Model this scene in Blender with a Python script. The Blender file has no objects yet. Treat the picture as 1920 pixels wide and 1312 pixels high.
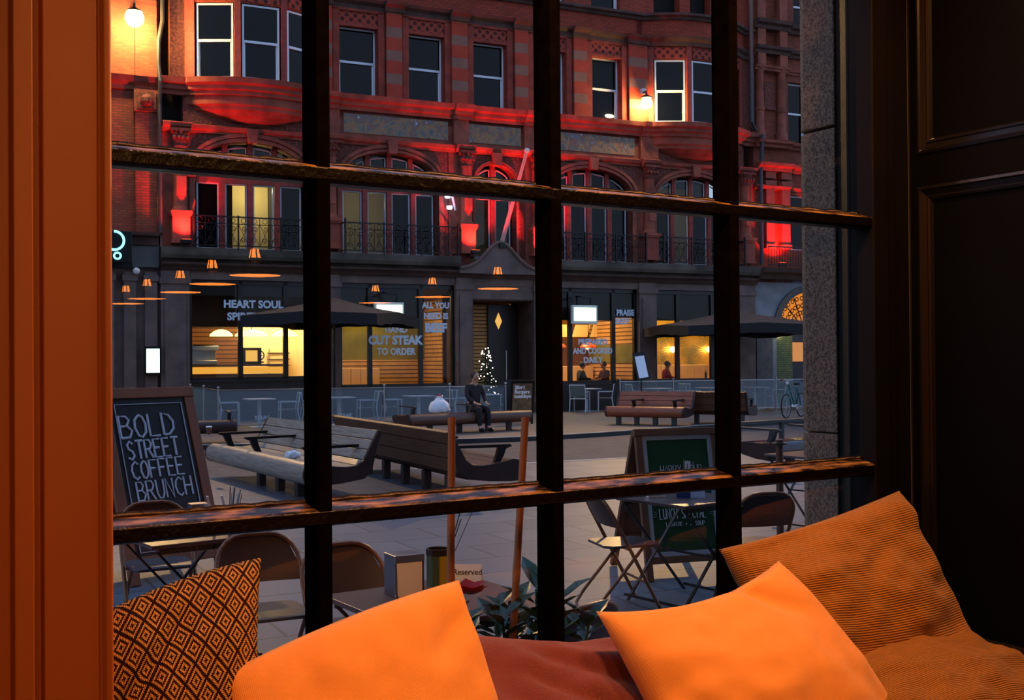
import bpy, math, random
from mathutils import Vector, Matrix
random.seed(11)
S = bpy.context.scene
COL = S.collection
PI = math.pi
def rad(d): return math.radians(d)
def lin(c):
    o = []
    for x in c[:3]:
        x /= 255.0
        o.append(x / 12.92 if x <= 0.04045 else ((x + 0.055) / 1.055) ** 2.4)
    return tuple(o) + (1.0,)

# ---------------------------------------------------------------- camera, world, exposure
EYE = 1.70
cam = bpy.data.objects.new('camera', bpy.data.cameras.new('camera'))
COL.objects.link(cam); S.camera = cam
cam.data.sensor_width = 36.0
cam.data.lens = 36.0 * 2100.0 / 1920.0
cam.data.clip_end = 300
PITCH, ROLL = 0.0085, 0.0075
fw = Vector((0, math.cos(PITCH), math.sin(PITCH))); up0 = Vector((0, -math.sin(PITCH), math.cos(PITCH))); rt0 = Vector((1, 0, 0))
rt = rt0 * math.cos(ROLL) - up0 * math.sin(ROLL); up = up0 * math.cos(ROLL) + rt0 * math.sin(ROLL)
cam.matrix_world = Matrix(((rt.x, up.x, -fw.x, 0), (rt.y, up.y, -fw.y, 0), (rt.z, up.z, -fw.z, EYE), (0, 0, 0, 1)))

S.view_settings.view_transform = 'Standard'
S.view_settings.look = 'None'
S.view_settings.gamma = 1.0
S.view_settings.use_curve_mapping = False
S.view_settings.exposure = 0.0
S.cycles.use_denoising = True
S.cycles.max_bounces = 8
S.cycles.transparent_max_bounces = 24
S.cycles.sample_clamp_indirect = 6.0
S.cycles.caustics_reflective = False
S.cycles.caustics_refractive = False

W = bpy.data.worlds.new('dusk_sky'); S.world = W; W.use_nodes = True
nt = W.node_tree; nt.nodes.clear()
wo = nt.nodes.new('ShaderNodeOutputWorld'); bg = nt.nodes.new('ShaderNodeBackground')
tc = nt.nodes.new('ShaderNodeTexCoord'); sx = nt.nodes.new('ShaderNodeSeparateXYZ'); cr = nt.nodes.new('ShaderNodeValToRGB')
nt.links.new(tc.outputs['Generated'], sx.inputs[0]); nt.links.new(sx.outputs['Z'], cr.inputs[0])
cr.color_ramp.elements[0].position = 0.0; cr.color_ramp.elements[0].color = (0.42, 0.50, 0.66, 1)
cr.color_ramp.elements[1].position = 0.8; cr.color_ramp.elements[1].color = (0.20, 0.36, 0.72, 1)
nt.links.new(cr.outputs[0], bg.inputs['Color']); bg.inputs['Strength'].default_value = 1.35
nt.links.new(bg.outputs[0], wo.inputs[0])

def light(name, kind, loc, col, power, parent=None, size=0.1, spot=None, target=None, blend=0.6):
    d = bpy.data.lights.new(name, kind); d.energy = power; d.color = col
    if kind == 'AREA': d.size = size
    else: d.shadow_soft_size = size
    if spot: d.spot_size = rad(spot); d.spot_blend = blend
    o = bpy.data.objects.new(name, d); COL.objects.link(o)
    if parent: o.parent = parent
    o.location = loc
    if target is not None:
        o.rotation_euler = (Vector(target) - Vector(loc)).to_track_quat('-Z', 'Y').to_euler()
    return o

# ---------------------------------------------------------------- mesh helpers
class MB:
    def __init__(s): s.v = []; s.f = []; s.mi = []; s.M = None; s.cur = 0
    def add(s, vs, fs):
        b = len(s.v)
        for p in vs:
            p = Vector(p)
            s.v.append(s.M @ p if s.M is not None else p)
        for f in fs: s.f.append([b + i for i in f]); s.mi.append(s.cur)
        return s
    def box(s, x0, x1, y0, y1, z0, z1):
        if x0 > x1: x0, x1 = x1, x0
        if y0 > y1: y0, y1 = y1, y0
        if z0 > z1: z0, z1 = z1, z0
        return s.add([(x0,y0,z0),(x1,y0,z0),(x1,y1,z0),(x0,y1,z0),(x0,y0,z1),(x1,y0,z1),(x1,y1,z1),(x0,y1,z1)],
              [(3,2,1,0),(4,5,6,7),(0,1,5,4),(1,2,6,5),(2,3,7,6),(3,0,4,7)])
    def bar(s, a, b, w, h=None, upv=(0,0,1)):
        a = Vector(a); b = Vector(b); h = h or w; d = (b - a).normalized(); u = Vector(upv)
        if abs(d.dot(u)) > 0.99: u = Vector((1, 0, 0))
        x = d.cross(u).normalized() * w / 2; y = x.cross(d).normalized() * h / 2
        return s.add([a-x-y,a+x-y,a+x+y,a-x+y,b-x-y,b+x-y,b+x+y,b-x+y],[(0,1,2,3),(7,6,5,4),(1,0,4,5),(2,1,5,6),(3,2,6,7),(0,3,7,4)])
    def quad(s, *p): return s.add(p, [tuple(range(len(p)))])
    def prism(s, poly, fa, fb):
        n = len(poly)
        return s.add([fa(*p) for p in poly] + [fb(*p) for p in poly],
              [tuple(range(n))[::-1], tuple(range(n, 2*n))] + [(i, (i+1) % n, n+(i+1) % n, n+i) for i in range(n)])
    def tube(s, pts, r, n=8, closed=False, cap=True):
        pts = [Vector(p) for p in pts]; N = len(pts); rr = r if isinstance(r, (list, tuple)) else [r]*N
        vs = []; prev = None
        for i, p in enumerate(pts):
            if closed: d = pts[(i+1) % N] - pts[i-1]
            else: d = pts[min(i+1, N-1)] - pts[max(i-1, 0)]
            if d.length < 1e-9: d = Vector((0, 0, 1))
            d.normalize()
            if prev is None:
                a = Vector((0, 0, 1)) if abs(d.z) < 0.9 else Vector((1, 0, 0)); x = d.cross(a).normalized()
            else:
                x = prev - d * prev.dot(d)
                x = x.normalized() if x.length > 1e-6 else d.orthogonal().normalized()
            prev = x; y = d.cross(x)
            for k in range(n):
                t = 2*PI*k/n; vs.append(p + (x*math.cos(t) + y*math.sin(t)) * rr[i])
        fs = []
        for i in range(N if closed else N-1):
            j = (i+1) % N
            for k in range(n): fs.append((i*n+k, i*n+(k+1) % n, j*n+(k+1) % n, j*n+k))
        if not closed and cap: fs += [tuple(range(n))[::-1], tuple(range((N-1)*n, N*n))]
        return s.add(vs, fs)
    def lathe(s, prof, c=(0,0,0), n=20, caps=True):
        c = Vector(c); vs = []; fs = []
        for r, z in prof:
            for k in range(n):
                t = 2*PI*k/n; vs.append(c + Vector((r*math.cos(t), r*math.sin(t), z)))
        for i in range(len(prof)-1):
            for k in range(n): fs.append((i*n+k, i*n+(k+1) % n, (i+1)*n+(k+1) % n, (i+1)*n+k))
        if caps: fs += [tuple(range(n))[::-1], tuple(range((len(prof)-1)*n, len(prof)*n))]
        return s.add(vs, fs)
    def ball(s, c, r, n=10, m=6, sc=(1,1,1)):
        c = Vector(c); vs = []; fs = []
        for i in range(m+1):
            a = PI*i/m
            for k in range(n):
                t = 2*PI*k/n; vs.append(c + Vector((r*sc[0]*math.sin(a)*math.cos(t), r*sc[1]*math.sin(a)*math.sin(t), -r*sc[2]*math.cos(a))))
        for i in range(m):
            for k in range(n): fs.append((i*n+k, i*n+(k+1) % n, (i+1)*n+(k+1) % n, (i+1)*n+k))
        return s.add(vs, fs)
    def sweep(s, path, prof):
        """profile (out, v) swept along a path of (x, y, nx, ny); local z is up"""
        n = len(prof); vs = []; fs = []
        for x, y, nx, ny in path:
            for o, v in prof: vs.append((x + nx*o, y + ny*o, v))
        for i in range(len(path)-1):
            for k in range(n-1): fs.append((i*n+k, (i+1)*n+k, (i+1)*n+k+1, i*n+k+1))
        fs += [tuple(range(n)), tuple(range((len(path)-1)*n, len(path)*n))[::-1]]
        return s.add(vs, fs)
    def build(s, name, m, parent=None, smooth=False, bevel=0.0, loc=None, rotz=0):
        me = bpy.data.meshes.new(name)
        me.from_pydata([tuple(p) for p in s.v], [], s.f)
        for x in (m if isinstance(m, (list, tuple)) else [m]): me.materials.append(x)
        if any(s.mi): me.polygons.foreach_set('material_index', s.mi)
        if smooth: me.polygons.foreach_set('use_smooth', [True]*len(me.polygons))
        me.update()
        o = bpy.data.objects.new(name, me); COL.objects.link(o)
        if parent: o.parent = parent
        if loc is not None: o.location = loc
        if rotz: o.rotation_euler = (0, 0, rotz)
        if bevel:
            b = o.modifiers.new('bevel', 'BEVEL'); b.width = bevel; b.segments = 2; b.limit_method = 'ANGLE'; b.angle_limit = rad(40)
        if smooth:
            try:
                e = o.modifiers.new('split', 'EDGE_SPLIT'); e.split_angle = rad(45)
            except Exception: pass
        return o
def thing(name, label, cat, loc=(0,0,0), rotz=0, group=None):
    o = bpy.data.objects.new(name, None); COL.objects.link(o); o.empty_display_size = 0.2
    o.location = loc; o.rotation_euler = (0, 0, rotz)
    return tag(o, label, cat, group)
def tag(o, label, cat, group=None, kind=None):
    o['label'] = label; o['category'] = cat
    if group: o['group'] = group
    if kind: o['kind'] = kind
    return o
def struct(o): o['kind'] = 'structure'; return o
def copy_tree(o, label=None, loc=None, rotz=None, group=None):
    c = o.copy(); COL.objects.link(c)
    def rec(a, b):
        for ch in list(a.children):
            d = ch.copy(); COL.objects.link(d); d.parent = b; rec(ch, d)
    rec(o, c)
    if label: c['label'] = label
    if loc is not None: c.location = loc
    if rotz is not None: c.rotation_euler = (0, 0, rotz)
    if group: c['group'] = group
    return c
def text_part(name, txt, size, m, parent, M, extrude=0.002, align='CENTER', bold=0.0, sx=1.0):
    cu = bpy.data.curves.new(name, 'FONT'); cu.body = txt; cu.size = size; cu.align_x = align; cu.extrude = extrude; cu.offset = bold; cu.resolution_u = 3
    t = bpy.data.objects.new(name + '_c', cu); COL.objects.link(t)
    dg = bpy.context.evaluated_depsgraph_get(); dg.update()
    me = bpy.data.meshes.new_from_object(t.evaluated_get(dg))
    bpy.data.objects.remove(t); bpy.data.curves.remove(cu)
    # text lies in its own xy plane -> stand it up: x along, y up, facing -y
    for v in me.vertices:
        v.co = M @ Vector((v.co.x*sx, -v.co.z, v.co.y))
    me.materials.clear(); me.materials.append(m)
    o = bpy.data.objects.new(name, me); COL.objects.link(o); o.parent = parent
    return o

# ---------------------------------------------------------------- materials
_MC = {}
def N(t, k, **kw):
    n = t.nodes.new(k)
    for a, b in kw.items(): setattr(n, a, b)
    return n
def mat(name, col, rough=0.6, metal=0.0, var=0.0, vs=6.0, bump=0.0, bs=60.0, spec=0.5, emis=None, es=0.0, stretch=None, col2=None, coat=0.0):
    if name in _MC: return _MC[name]
    m = bpy.data.materials.new(name); m.use_nodes = True; t = m.node_tree
    p = t.nodes['Principled BSDF']
    p.inputs['Base Color'].default_value = lin(col); p.inputs['Roughness'].default_value = rough; p.inputs['Metallic'].default_value = metal
    p.inputs['Specular IOR Level'].default_value = spec
    if coat: p.inputs['Coat Weight'].default_value = coat
    tcn = N(t, 'ShaderNodeTexCoord'); vec = tcn.outputs['Object']
    if stretch:
        mp = N(t, 'ShaderNodeMapping'); mp.inputs['Scale'].default_value = stretch; t.links.new(vec, mp.inputs[0]); vec = mp.outputs[0]
    if var or col2:
        nz = N(t, 'ShaderNodeTexNoise'); nz.inputs['Scale'].default_value = vs; nz.inputs['Detail'].default_value = 5; t.links.new(vec, nz.inputs['Vector'])
        r = N(t, 'ShaderNodeValToRGB'); a = lin(col); b = lin(col2) if col2 else None
        if b is None:
            r.color_ramp.elements[0].color = tuple(x*(1-var) for x in a[:3]) + (1,); r.color_ramp.elements[1].color = tuple(min(1, x*(1+var)) for x in a[:3]) + (1,)
        else: r.color_ramp.elements[0].color = a; r.color_ramp.elements[1].color = b
        r.color_ramp.elements[0].position = 0.35; r.color_ramp.elements[1].position = 0.65
        t.links.new(nz.outputs['Fac'], r.inputs[0]); t.links.new(r.outputs[0], p.inputs['Base Color'])
    if bump:
        n2 = N(t, 'ShaderNodeTexNoise'); n2.inputs['Scale'].default_value = bs; n2.inputs['Detail'].default_value = 3; t.links.new(vec, n2.inputs['Vector'])
        bp = N(t, 'ShaderNodeBump'); bp.inputs['Strength'].default_value = bump; bp.inputs['Distance'].default_value = 0.01
        t.links.new(n2.outputs['Fac'], bp.inputs['Height']); t.links.new(bp.outputs[0], p.inputs['Normal'])
    if emis:
        p.inputs['Emission Color'].default_value = lin(emis); p.inputs['Emission Strength'].default_value = es
    _MC[name] = m
    return m
def thin_glass(name, tint=(1,1,1), refl=1.0, rough=0.0, wav=0.0):
    if name in _MC: return _MC[name]
    m = bpy.data.materials.new(name); m.use_nodes = True; t = m.node_tree; t.nodes.clear()
    o = N(t, 'ShaderNodeOutputMaterial'); mx = N(t, 'ShaderNodeMixShader'); tr = N(t, 'ShaderNodeBsdfTransparent'); gl = N(t, 'ShaderNodeBsdfGlossy'); fr = N(t, 'ShaderNodeFresnel')
    fr.inputs['IOR'].default_value = 1.45; tr.inputs['Color'].default_value = tint + (1,); gl.inputs['Roughness'].default_value = rough; gl.inputs['Color'].default_value = (refl, refl, refl, 1)
    t.links.new(fr.outputs[0], mx.inputs[0]); t.links.new(tr.outputs[0], mx.inputs[1]); t.links.new(gl.outputs[0], mx.inputs[2]); t.links.new(mx.outputs[0], o.inputs[0])
    if wav:
        tcn = N(t, 'ShaderNodeTexCoord'); nz = N(t, 'ShaderNodeTexNoise'); nz.inputs['Scale'].default_value = 2.2; nz.inputs['Detail'].default_value = 0
        bp = N(t, 'ShaderNodeBump'); bp.inputs['Strength'].default_value = wav; bp.inputs['Distance'].default_value = 0.01
        t.links.new(tcn.outputs['Object'], nz.inputs['Vector']); t.links.new(nz.outputs['Fac'], bp.inputs['Height']); t.links.new(bp.outputs[0], gl.inputs['Normal'])
    _MC[name] = m
    return m
def mesh_screen(name, col, alpha):
    if name in _MC: return _MC[name]
    m = bpy.data.materials.new(name); m.use_nodes = True; t = m.node_tree; t.nodes.clear()
    o = N(t, 'ShaderNodeOutputMaterial'); mx = N(t, 'ShaderNodeMixShader'); tr = N(t, 'ShaderNodeBsdfTransparent'); df = N(t, 'ShaderNodeBsdfDiffuse')
    df.inputs['Color'].default_value = lin(col); mx.inputs[0].default_value = alpha
    t.links.new(tr.outputs[0], mx.inputs[1]); t.links.new(df.outputs[0], mx.inputs[2]); t.links.new(mx.outputs[0], o.inputs[0])
    _MC[name] = m
    return m
def brick_mat(name, c1, c2, mortar, bw=0.23, bh=0.075, axes='xz', rough=0.85, bump=0.4, rot=0.0, ms=0.012, noise=0.3, off=0.5):
    if name in _MC: return _MC[name]
    m = bpy.data.materials.new(name); m.use_nodes = True; t = m.node_tree; p = t.nodes['Principled BSDF']; p.inputs['Roughness'].default_value = rough
    tcn = N(t, 'ShaderNodeTexCoord'); sp = N(t, 'ShaderNodeSeparateXYZ'); cb = N(t, 'ShaderNodeCombineXYZ')
    mp = N(t, 'ShaderNodeMapping'); mp.inputs['Rotation'].default_value = (0, 0, rot)
    t.links.new(tcn.outputs['Object'], mp.inputs[0]); t.links.new(mp.outputs[0], sp.inputs[0])
    t.links.new(sp.outputs['XYZ'.index(axes[0].upper())], cb.inputs[0]); t.links.new(sp.outputs['XYZ'.index(axes[1].upper())], cb.inputs[1])
    b = N(t, 'ShaderNodeTexBrick'); b.offset = off
    b.inputs['Color1'].default_value = lin(c1); b.inputs['Color2'].default_value = lin(c2); b.inputs['Mortar'].default_value = lin(mortar)
    b.inputs['Scale'].default_value = 1.0; b.inputs['Brick Width'].default_value = bw; b.inputs['Row Height'].default_value = bh; b.inputs['Mortar Size'].default_value = ms
    t.links.new(cb.outputs[0], b.inputs['Vector'])
    nz = N(t, 'ShaderNodeTexNoise'); nz.inputs['Scale'].default_value = 1.3; nz.inputs['Detail'].default_value = 6; t.links.new(cb.outputs[0], nz.inputs['Vector'])
    mr = N(t, 'ShaderNodeMapRange'); mr.inputs['To Min'].default_value = 1-noise; mr.inputs['To Max'].default_value = 1+noise; t.links.new(nz.outputs['Fac'], mr.inputs[0])
    mu = N(t, 'ShaderNodeMixRGB', blend_type='MULTIPLY'); mu.inputs[0].default_value = 1; t.links.new(b.outputs['Color'], mu.inputs[1]); t.links.new(mr.outputs[0], mu.inputs[2])
    t.links.new(mu.outputs[0], p.inputs['Base Color'])
    bp = N(t, 'ShaderNodeBump'); bp.inputs['Strength'].default_value = bump; bp.inputs['Distance'].default_value = 0.01; bp.invert = True
    t.links.new(b.outputs['Fac'], bp.inputs['Height']); t.links.new(bp.outputs[0], p.inputs['Normal'])
    _MC[name] = m
    return m
def band_mat(name, c1, c2, period, duty=0.5, axis=2, phase=0.0, rough=0.8, bump=0.0, soft=0.02):
    if name in _MC: return _MC[name]
    m = bpy.data.materials.new(name); m.use_nodes = True; t = m.node_tree; p = t.nodes['Principled BSDF']; p.inputs['Roughness'].default_value = rough
    tcn = N(t, 'ShaderNodeTexCoord'); sp = N(t, 'ShaderNodeSeparateXYZ'); t.links.new(tcn.outputs['Object'], sp.inputs[0])
    a = N(t, 'ShaderNodeMath', operation='MULTIPLY_ADD'); a.inputs[1].default_value = 1/period; a.inputs[2].default_value = phase + 100; t.links.new(sp.outputs[axis], a.inputs[0])
    f = N(t, 'ShaderNodeMath', operation='FRACT'); t.links.new(a.outputs[0], f.inputs[0])
    r = N(t, 'ShaderNodeValToRGB'); r.color_ramp.elements[0].position = duty - soft; r.color_ramp.elements[0].color = lin(c1); r.color_ramp.elements[1].position = duty + soft; r.color_ramp.elements[1].color = lin(c2)
    t.links.new(f.outputs[0], r.inputs[0])
    nz = N(t, 'ShaderNodeTexNoise'); nz.inputs['Scale'].default_value = 3.0; nz.inputs['Detail'].default_value = 6; t.links.new(tcn.outputs['Object'], nz.inputs['Vector'])
    mr = N(t, 'ShaderNodeMapRange'); mr.inputs['To Min'].default_value = 0.65; mr.inputs['To Max'].default_value = 1.35; t.links.new(nz.outputs['Fac'], mr.inputs[0])
    mu = N(t, 'ShaderNodeMixRGB', blend_type='MULTIPLY'); mu.inputs[0].default_value = 1; t.links.new(r.outputs[0], mu.inputs[1]); t.links.new(mr.outputs[0], mu.inputs[2])
    t.links.new(mu.outputs[0], p.inputs['Base Color'])
    if bump:
        bp = N(t, 'ShaderNodeBump'); bp.inputs['Strength'].default_value = bump; bp.inputs['Distance'].default_value = 0.02
        t.links.new(f.outputs[0], bp.inputs['Height']); t.links.new(bp.outputs[0], p.inputs['Normal'])
    _MC[name] = m
    return m
def glow(name, col, strength): return mat(name, (10, 10, 10), 0.5, emis=col, es=strength)

M_black = mat('black_paint', (9, 8, 8), 0.45, var=0.2, vs=4)
M_blackmetal = mat('black_metal', (14, 13, 14), 0.4, 0.3)
M_steel = mat('brushed_steel', (170, 172, 176), 0.3, 1.0)
M_white = mat('white_paint', (205, 210, 214), 0.5)
M_dglass = mat('dark_window_glass', (4, 6, 9), 0.05, spec=0.25)
M_pane = thin_glass('window_glass', wav=0.06)
M_shopglass = thin_glass('shop_glass', (0.92, 0.95, 0.92), refl=0.45)
# ================================================================ the cafe room and its window
WL = (0.98759, 3.05, 0.0); WR = rad(32.5)          # window frame: x along the glass, y out to the street
def wroot(name, label=None, cat=None, group=None):
    if label: return thing(name, label, cat, WL, WR, group)
    o = bpy.data.objects.new(name, None); COL.objects.link(o); o.location = WL; o.rotation_euler = (0, 0, WR); return struct(o)
M_bar = mat('glazing_bar_paint', (9, 6, 5), 0.9, var=0.3, vs=25, bump=0.15, bs=60, spec=0.0)
M_barh = mat('bar_paint_lamplit_top', (9, 5, 4), 0.32, bump=0.35, bs=70, spec=0.25)
def lamplit_top(m):                                   # golden lamplight on the bar tops, painted in by face normal
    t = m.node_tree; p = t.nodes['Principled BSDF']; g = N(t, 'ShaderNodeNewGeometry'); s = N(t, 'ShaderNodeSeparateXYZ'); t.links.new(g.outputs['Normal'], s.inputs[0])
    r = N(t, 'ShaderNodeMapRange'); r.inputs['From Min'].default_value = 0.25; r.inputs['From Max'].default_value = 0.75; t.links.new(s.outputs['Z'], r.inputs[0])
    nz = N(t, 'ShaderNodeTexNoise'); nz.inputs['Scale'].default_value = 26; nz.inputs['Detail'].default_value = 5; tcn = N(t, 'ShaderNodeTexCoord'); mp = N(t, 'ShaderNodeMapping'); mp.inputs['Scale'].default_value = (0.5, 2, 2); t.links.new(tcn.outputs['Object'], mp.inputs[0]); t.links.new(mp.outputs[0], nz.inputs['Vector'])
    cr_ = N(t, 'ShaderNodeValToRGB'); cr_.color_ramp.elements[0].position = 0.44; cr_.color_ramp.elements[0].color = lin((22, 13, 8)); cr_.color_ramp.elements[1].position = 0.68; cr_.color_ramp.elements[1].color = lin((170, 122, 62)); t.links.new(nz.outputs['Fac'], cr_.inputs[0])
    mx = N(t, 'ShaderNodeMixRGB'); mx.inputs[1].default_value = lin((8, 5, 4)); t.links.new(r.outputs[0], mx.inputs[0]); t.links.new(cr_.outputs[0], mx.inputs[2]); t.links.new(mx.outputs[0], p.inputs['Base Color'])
lamplit_top(M_barh)
M_frame = mat('window_frame_paint', (8, 5, 4), 0.6, spec=0.15, var=0.3, vs=8)
M_outgreen = mat('outer_frame_paint', (8, 18, 20), 0.5, spec=0.12, var=0.3, vs=14, bump=0.3, bs=60)
M_orangewall = mat('painted_architrave', (166, 92, 46), 0.55, var=0.06, vs=3)
M_shutter = mat('dark_shutter_paint', (3, 3, 4), 0.6, spec=0.08, var=0.15, vs=3)
M_roomwall = mat('room_wall_paint', (30, 22, 18), 0.8)
M_granite = mat('speckled_granite', (84, 66, 54), 0.75, vs=140, col2=(166, 134, 108), bump=0.25, bs=160)

win = wroot('window_1')
BX = [-2.60, -2.166, -1.624, -1.082, -0.555, -0.06]
BZ = [0.745, 1.405, 2.063, 2.725, 3.40]
def vbar(x):
    b = MB()
    pr = [(-0.021, 0.012), (-0.021, -0.004), (-0.014, -0.045), (0.014, -0.045), (0.021, -0.004), (0.021, 0.012)]
    b.prism(pr, lambda a, c: (x+a, c, BZ[0]), lambda a, c: (x+a, c, BZ[-1]))
    return b
for x in BX[1:-1]: vbar(x).build('glazing_bar', M_bar, win, bevel=0.003)
for z in BZ[1:-1]:
    b = MB()
    pr = [(0.012, -0.019), (-0.003, -0.021), (-0.036, -0.021), (-0.046, -0.016), (-0.046, 0.007), (-0.040, 0.011), (-0.006, 0.0195), (0.012, 0.021)]
    b.prism(pr, lambda y, c: (BX[0], y, z+c), lambda y, c: (BX[-1]+0.004, y, z+c))
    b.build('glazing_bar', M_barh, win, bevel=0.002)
b = MB()
for i in range(5):                                  # putty fillets against the glass, one rough bead per bar
    for j in range(4): pass
for k, (x0, x1) in enumerate(zip(BX[:-1], BX[1:])):
    for (z0, z1) in zip(BZ[:-1], BZ[1:]):
        MB().quad((x0, 0.004, z0), (x1, 0.004, z0), (x1, 0.004, z1), (x0, 0.004, z1)).build('pane', M_pane, win)
M_putty = mat('putty', (96, 78, 58), 0.7, var=0.4, vs=40, bump=0.8, bs=120)
for z in BZ[1:-1]:
    b = MB(); pts = []
    n = 150
    for i in range(n+1):
        x = BX[0] + (BX[-1]-BX[0])*i/n
        pts.append((x, 0.008, z + 0.0225 + 0.0022*random.random()))
    b.tube(pts, [0.0045 + 0.002*random.random() for _ in pts], 5)
    b.build('putty_bead', M_putty, win)
f = MB(); f.box(-0.06, 0.0, -0.05, 0.03, 0.70, 3.45); f.box(-2.66, -2.60, -0.05, 0.03, 0.70, 3.45)
f.box(-2.60, -0.06, -0.05, 0.03, 3.40, 3.45); f.box(-2.60, -0.06, -0.05, 0.04, 0.68, 0.745)
f.box(0.0, 0.05, -0.03, 0.05, 0.68, 3.45); f.box(0.05, 0.13, -0.015, 0.05, 0.68, 3.45)
f.build('frame', M_frame, win, bevel=0.004)
# outside: dark green frame cheek and the granite pilaster of this building
b = MB(); b.prism([(-0.058, 0.031), (0.0, 0.031), (0.12, 0.031), (0.12, 0.17), (0.052, 0.17), (0.040, 0.155), (-0.02, 0.075), (-0.035, 0.07), (-0.058, 0.04)], lambda x, y: (x, y, 0.6), lambda x, y: (x, y, 3.5))
struct(b.build('trim_1', M_outgreen, None, bevel=0.003, loc=WL, rotz=WR))
b = MB()
for z0, z1 in ((-0.05, 0.45), (0.455, 1.478), (1.482, 2.362), (2.37, 3.3), (3.31, 5.2)):
    b.prism([(0.045, 0.172), (0.9, 0.172), (0.9, 0.322), (0.080, 0.322), (0.058, 0.312), (0.047, 0.29)], lambda x, y: (x, y, z0), lambda x, y: (x, y, z1))
struct(b.build('wall_pilaster', M_granite, None, bevel=0.004, loc=WL, rotz=WR))
# street wall of this building, with the window opening
b = MB(); b.box(0.13, 9, -0.02, 0.17, -0.1, 3.5); b.box(-12, -2.66, -0.1, 0.17, -0.1, 3.5); b.box(-14, 10, -0.02, 0.3, 3.45, 19); b.box(-2.66, 0.13, -0.02, 0.17, -0.1, 0.68)
struct(b.build('wall_front', mat('own_facade_stone', (74, 66, 60), 0.85, var=0.2), None, loc=WL, rotz=WR))
b = MB(); b.box(-2.64, 0.0, 0.035, 0.22, 0.64, 0.70)
struct(b.build('trim_2', M_outgreen, None, loc=WL, rotz=WR))
# left: architrave that closes the left side of the view
b = MB()
pr = [(-2.130, -0.06), (-2.130, -0.545), (-2.133, -0.552), (-2.140, -0.552), (-2.146, -0.546), (-2.150, -0.550), (-2.214, -0.550), (-2.216, -0.535), (-2.2245, -0.535), (-2.2265, -0.556), (-2.249, -0.556), (-2.252, -0.540), (-2.40, -0.540), (-2.40, -0.06)]
b.prism(pr, lambda x, y: (x, y, 0.35), lambda x, y: (x, y, 3.6))
struct(b.build('wall_left', M_orangewall, None, bevel=0.0015, loc=WL, rotz=WR))
b = MB(); b.box(-6, -2.40, -0.53, -0.10, 0.35, 3.6); b.box(-2.13, 0.13, -0.54, -0.10, 3.42, 3.6)
b.box(0.66, 8, -0.62, -0.10, 0.35, 3.6)
struct(b.build('wall_inner', M_roomwall, None, loc=WL, rotz=WR))
# right: panelled shutter box, perpendicular to the glass
b = MB(); XS = 0.13
b.box(XS+0.012, XS+0.05, -0.64, -0.01, 0.35, 3.6)
def frame_rail(y0, y1, z0, z1): b.box(XS, XS+0.014, y0, y1, z0, z1)
frame_rail(-0.045, -0.015, 0.35, 3.6); frame_rail(-0.64, -0.60, 0.35, 3.6); frame_rail(-0.60, -0.045, 2.165, 2.255); frame_rail(-0.60, -0.045, 0.35, 0.92); frame_rail(-0.60, -0.045, 3.3, 3.6)
b.box(XS+0.02, XS+0.53, -0.64, -0.60, 0.35, 3.6)
def moulding(y0, y1, z0, z1):
    steps = [(0.0, XS-0.004), (0.008, XS-0.006), (0.012, XS-0.001), (0.026, XS+0.004), (0.030, XS+0.0015), (0.036, XS+0.004), (0.042, XS+0.0125)]
    loops = [[(x, y0+i, z0+i), (x, y1-i, z0+i), (x, y1-i, z1-i), (x, y0+i, z1-i)] for i, x in steps]
    vs = [p for l in loops for p in l]; fs = []
    for i in range(len(loops)-1):
        for k in range(4): fs.append((i*4+k, i*4+(k+1) % 4, (i+1)*4+(k+1) % 4, (i+1)*4+k))
    vs += [(XS+0.002, y0, z0), (XS+0.002, y1, z0), (XS+0.002, y1, z1), (XS+0.002, y0, z1)]; q = len(loops)*4
    for k in range(4): fs.append((q+k, q+(k+1) % 4, (k+1) % 4, k))
    b.add(vs, fs)
struct(b.build('wall_right', M_shutter, None, loc=WL, rotz=WR))
b = MB(); moulding(-0.60, -0.045, 2.255, 3.30); moulding(-0.60, -0.045, 0.92, 2.165)
struct(b.build('trim_4', mat('moulding_gloss_paint', (16, 13, 12), 0.25), None, loc=WL, rotz=WR))
# room shell behind the camera
b = MB(); b.box(-6, 8, -14, -0.06, 0.25, 0.35); struct(b.build('floor', mat('dark_floor_boards', (58, 38, 24), 0.4, var=0.2), None, loc=WL, rotz=WR))
b = MB(); b.box(-6, 8, -14, -0.06, 3.6, 3.7); struct(b.build('ceiling', mat('ceiling_paint', (70, 58, 48), 0.8), None, loc=WL, rotz=WR))
b = MB(); b.box(-6, 8, -14.2, -14, 0.35, 3.6); struct(b.build('wall_back', M_roomwall, None, loc=WL, rotz=WR))
b = MB(); b.box(-6.2, -6, -14, -0.06, 0.35, 3.6); struct(b.build('wall_side', M_roomwall, None, loc=WL, rotz=WR))
b = MB(); b.box(8, 8.2, -14, -0.06, 0.35, 3.6); struct(b.build('wall_end', M_roomwall, None, loc=WL, rotz=WR))
# window seat
b = MB(); b.box(-2.13, 0.142, -0.62, -0.10, 0.35, 0.80); b.box(-2.13, 0.142, -0.66, -0.06, 0.80, 0.835)
b.box(0.118, 0.142, -0.64, -0.06, 0.835, 0.845); b.box(-2.13, 0.0, -0.06, -0.05, 0.68, 0.75)
struct(b.build('trim_3', mat('seat_board_paint', (34, 22, 16), 0.35, var=0.2), None, bevel=0.006, loc=WL, rotz=WR))

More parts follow.
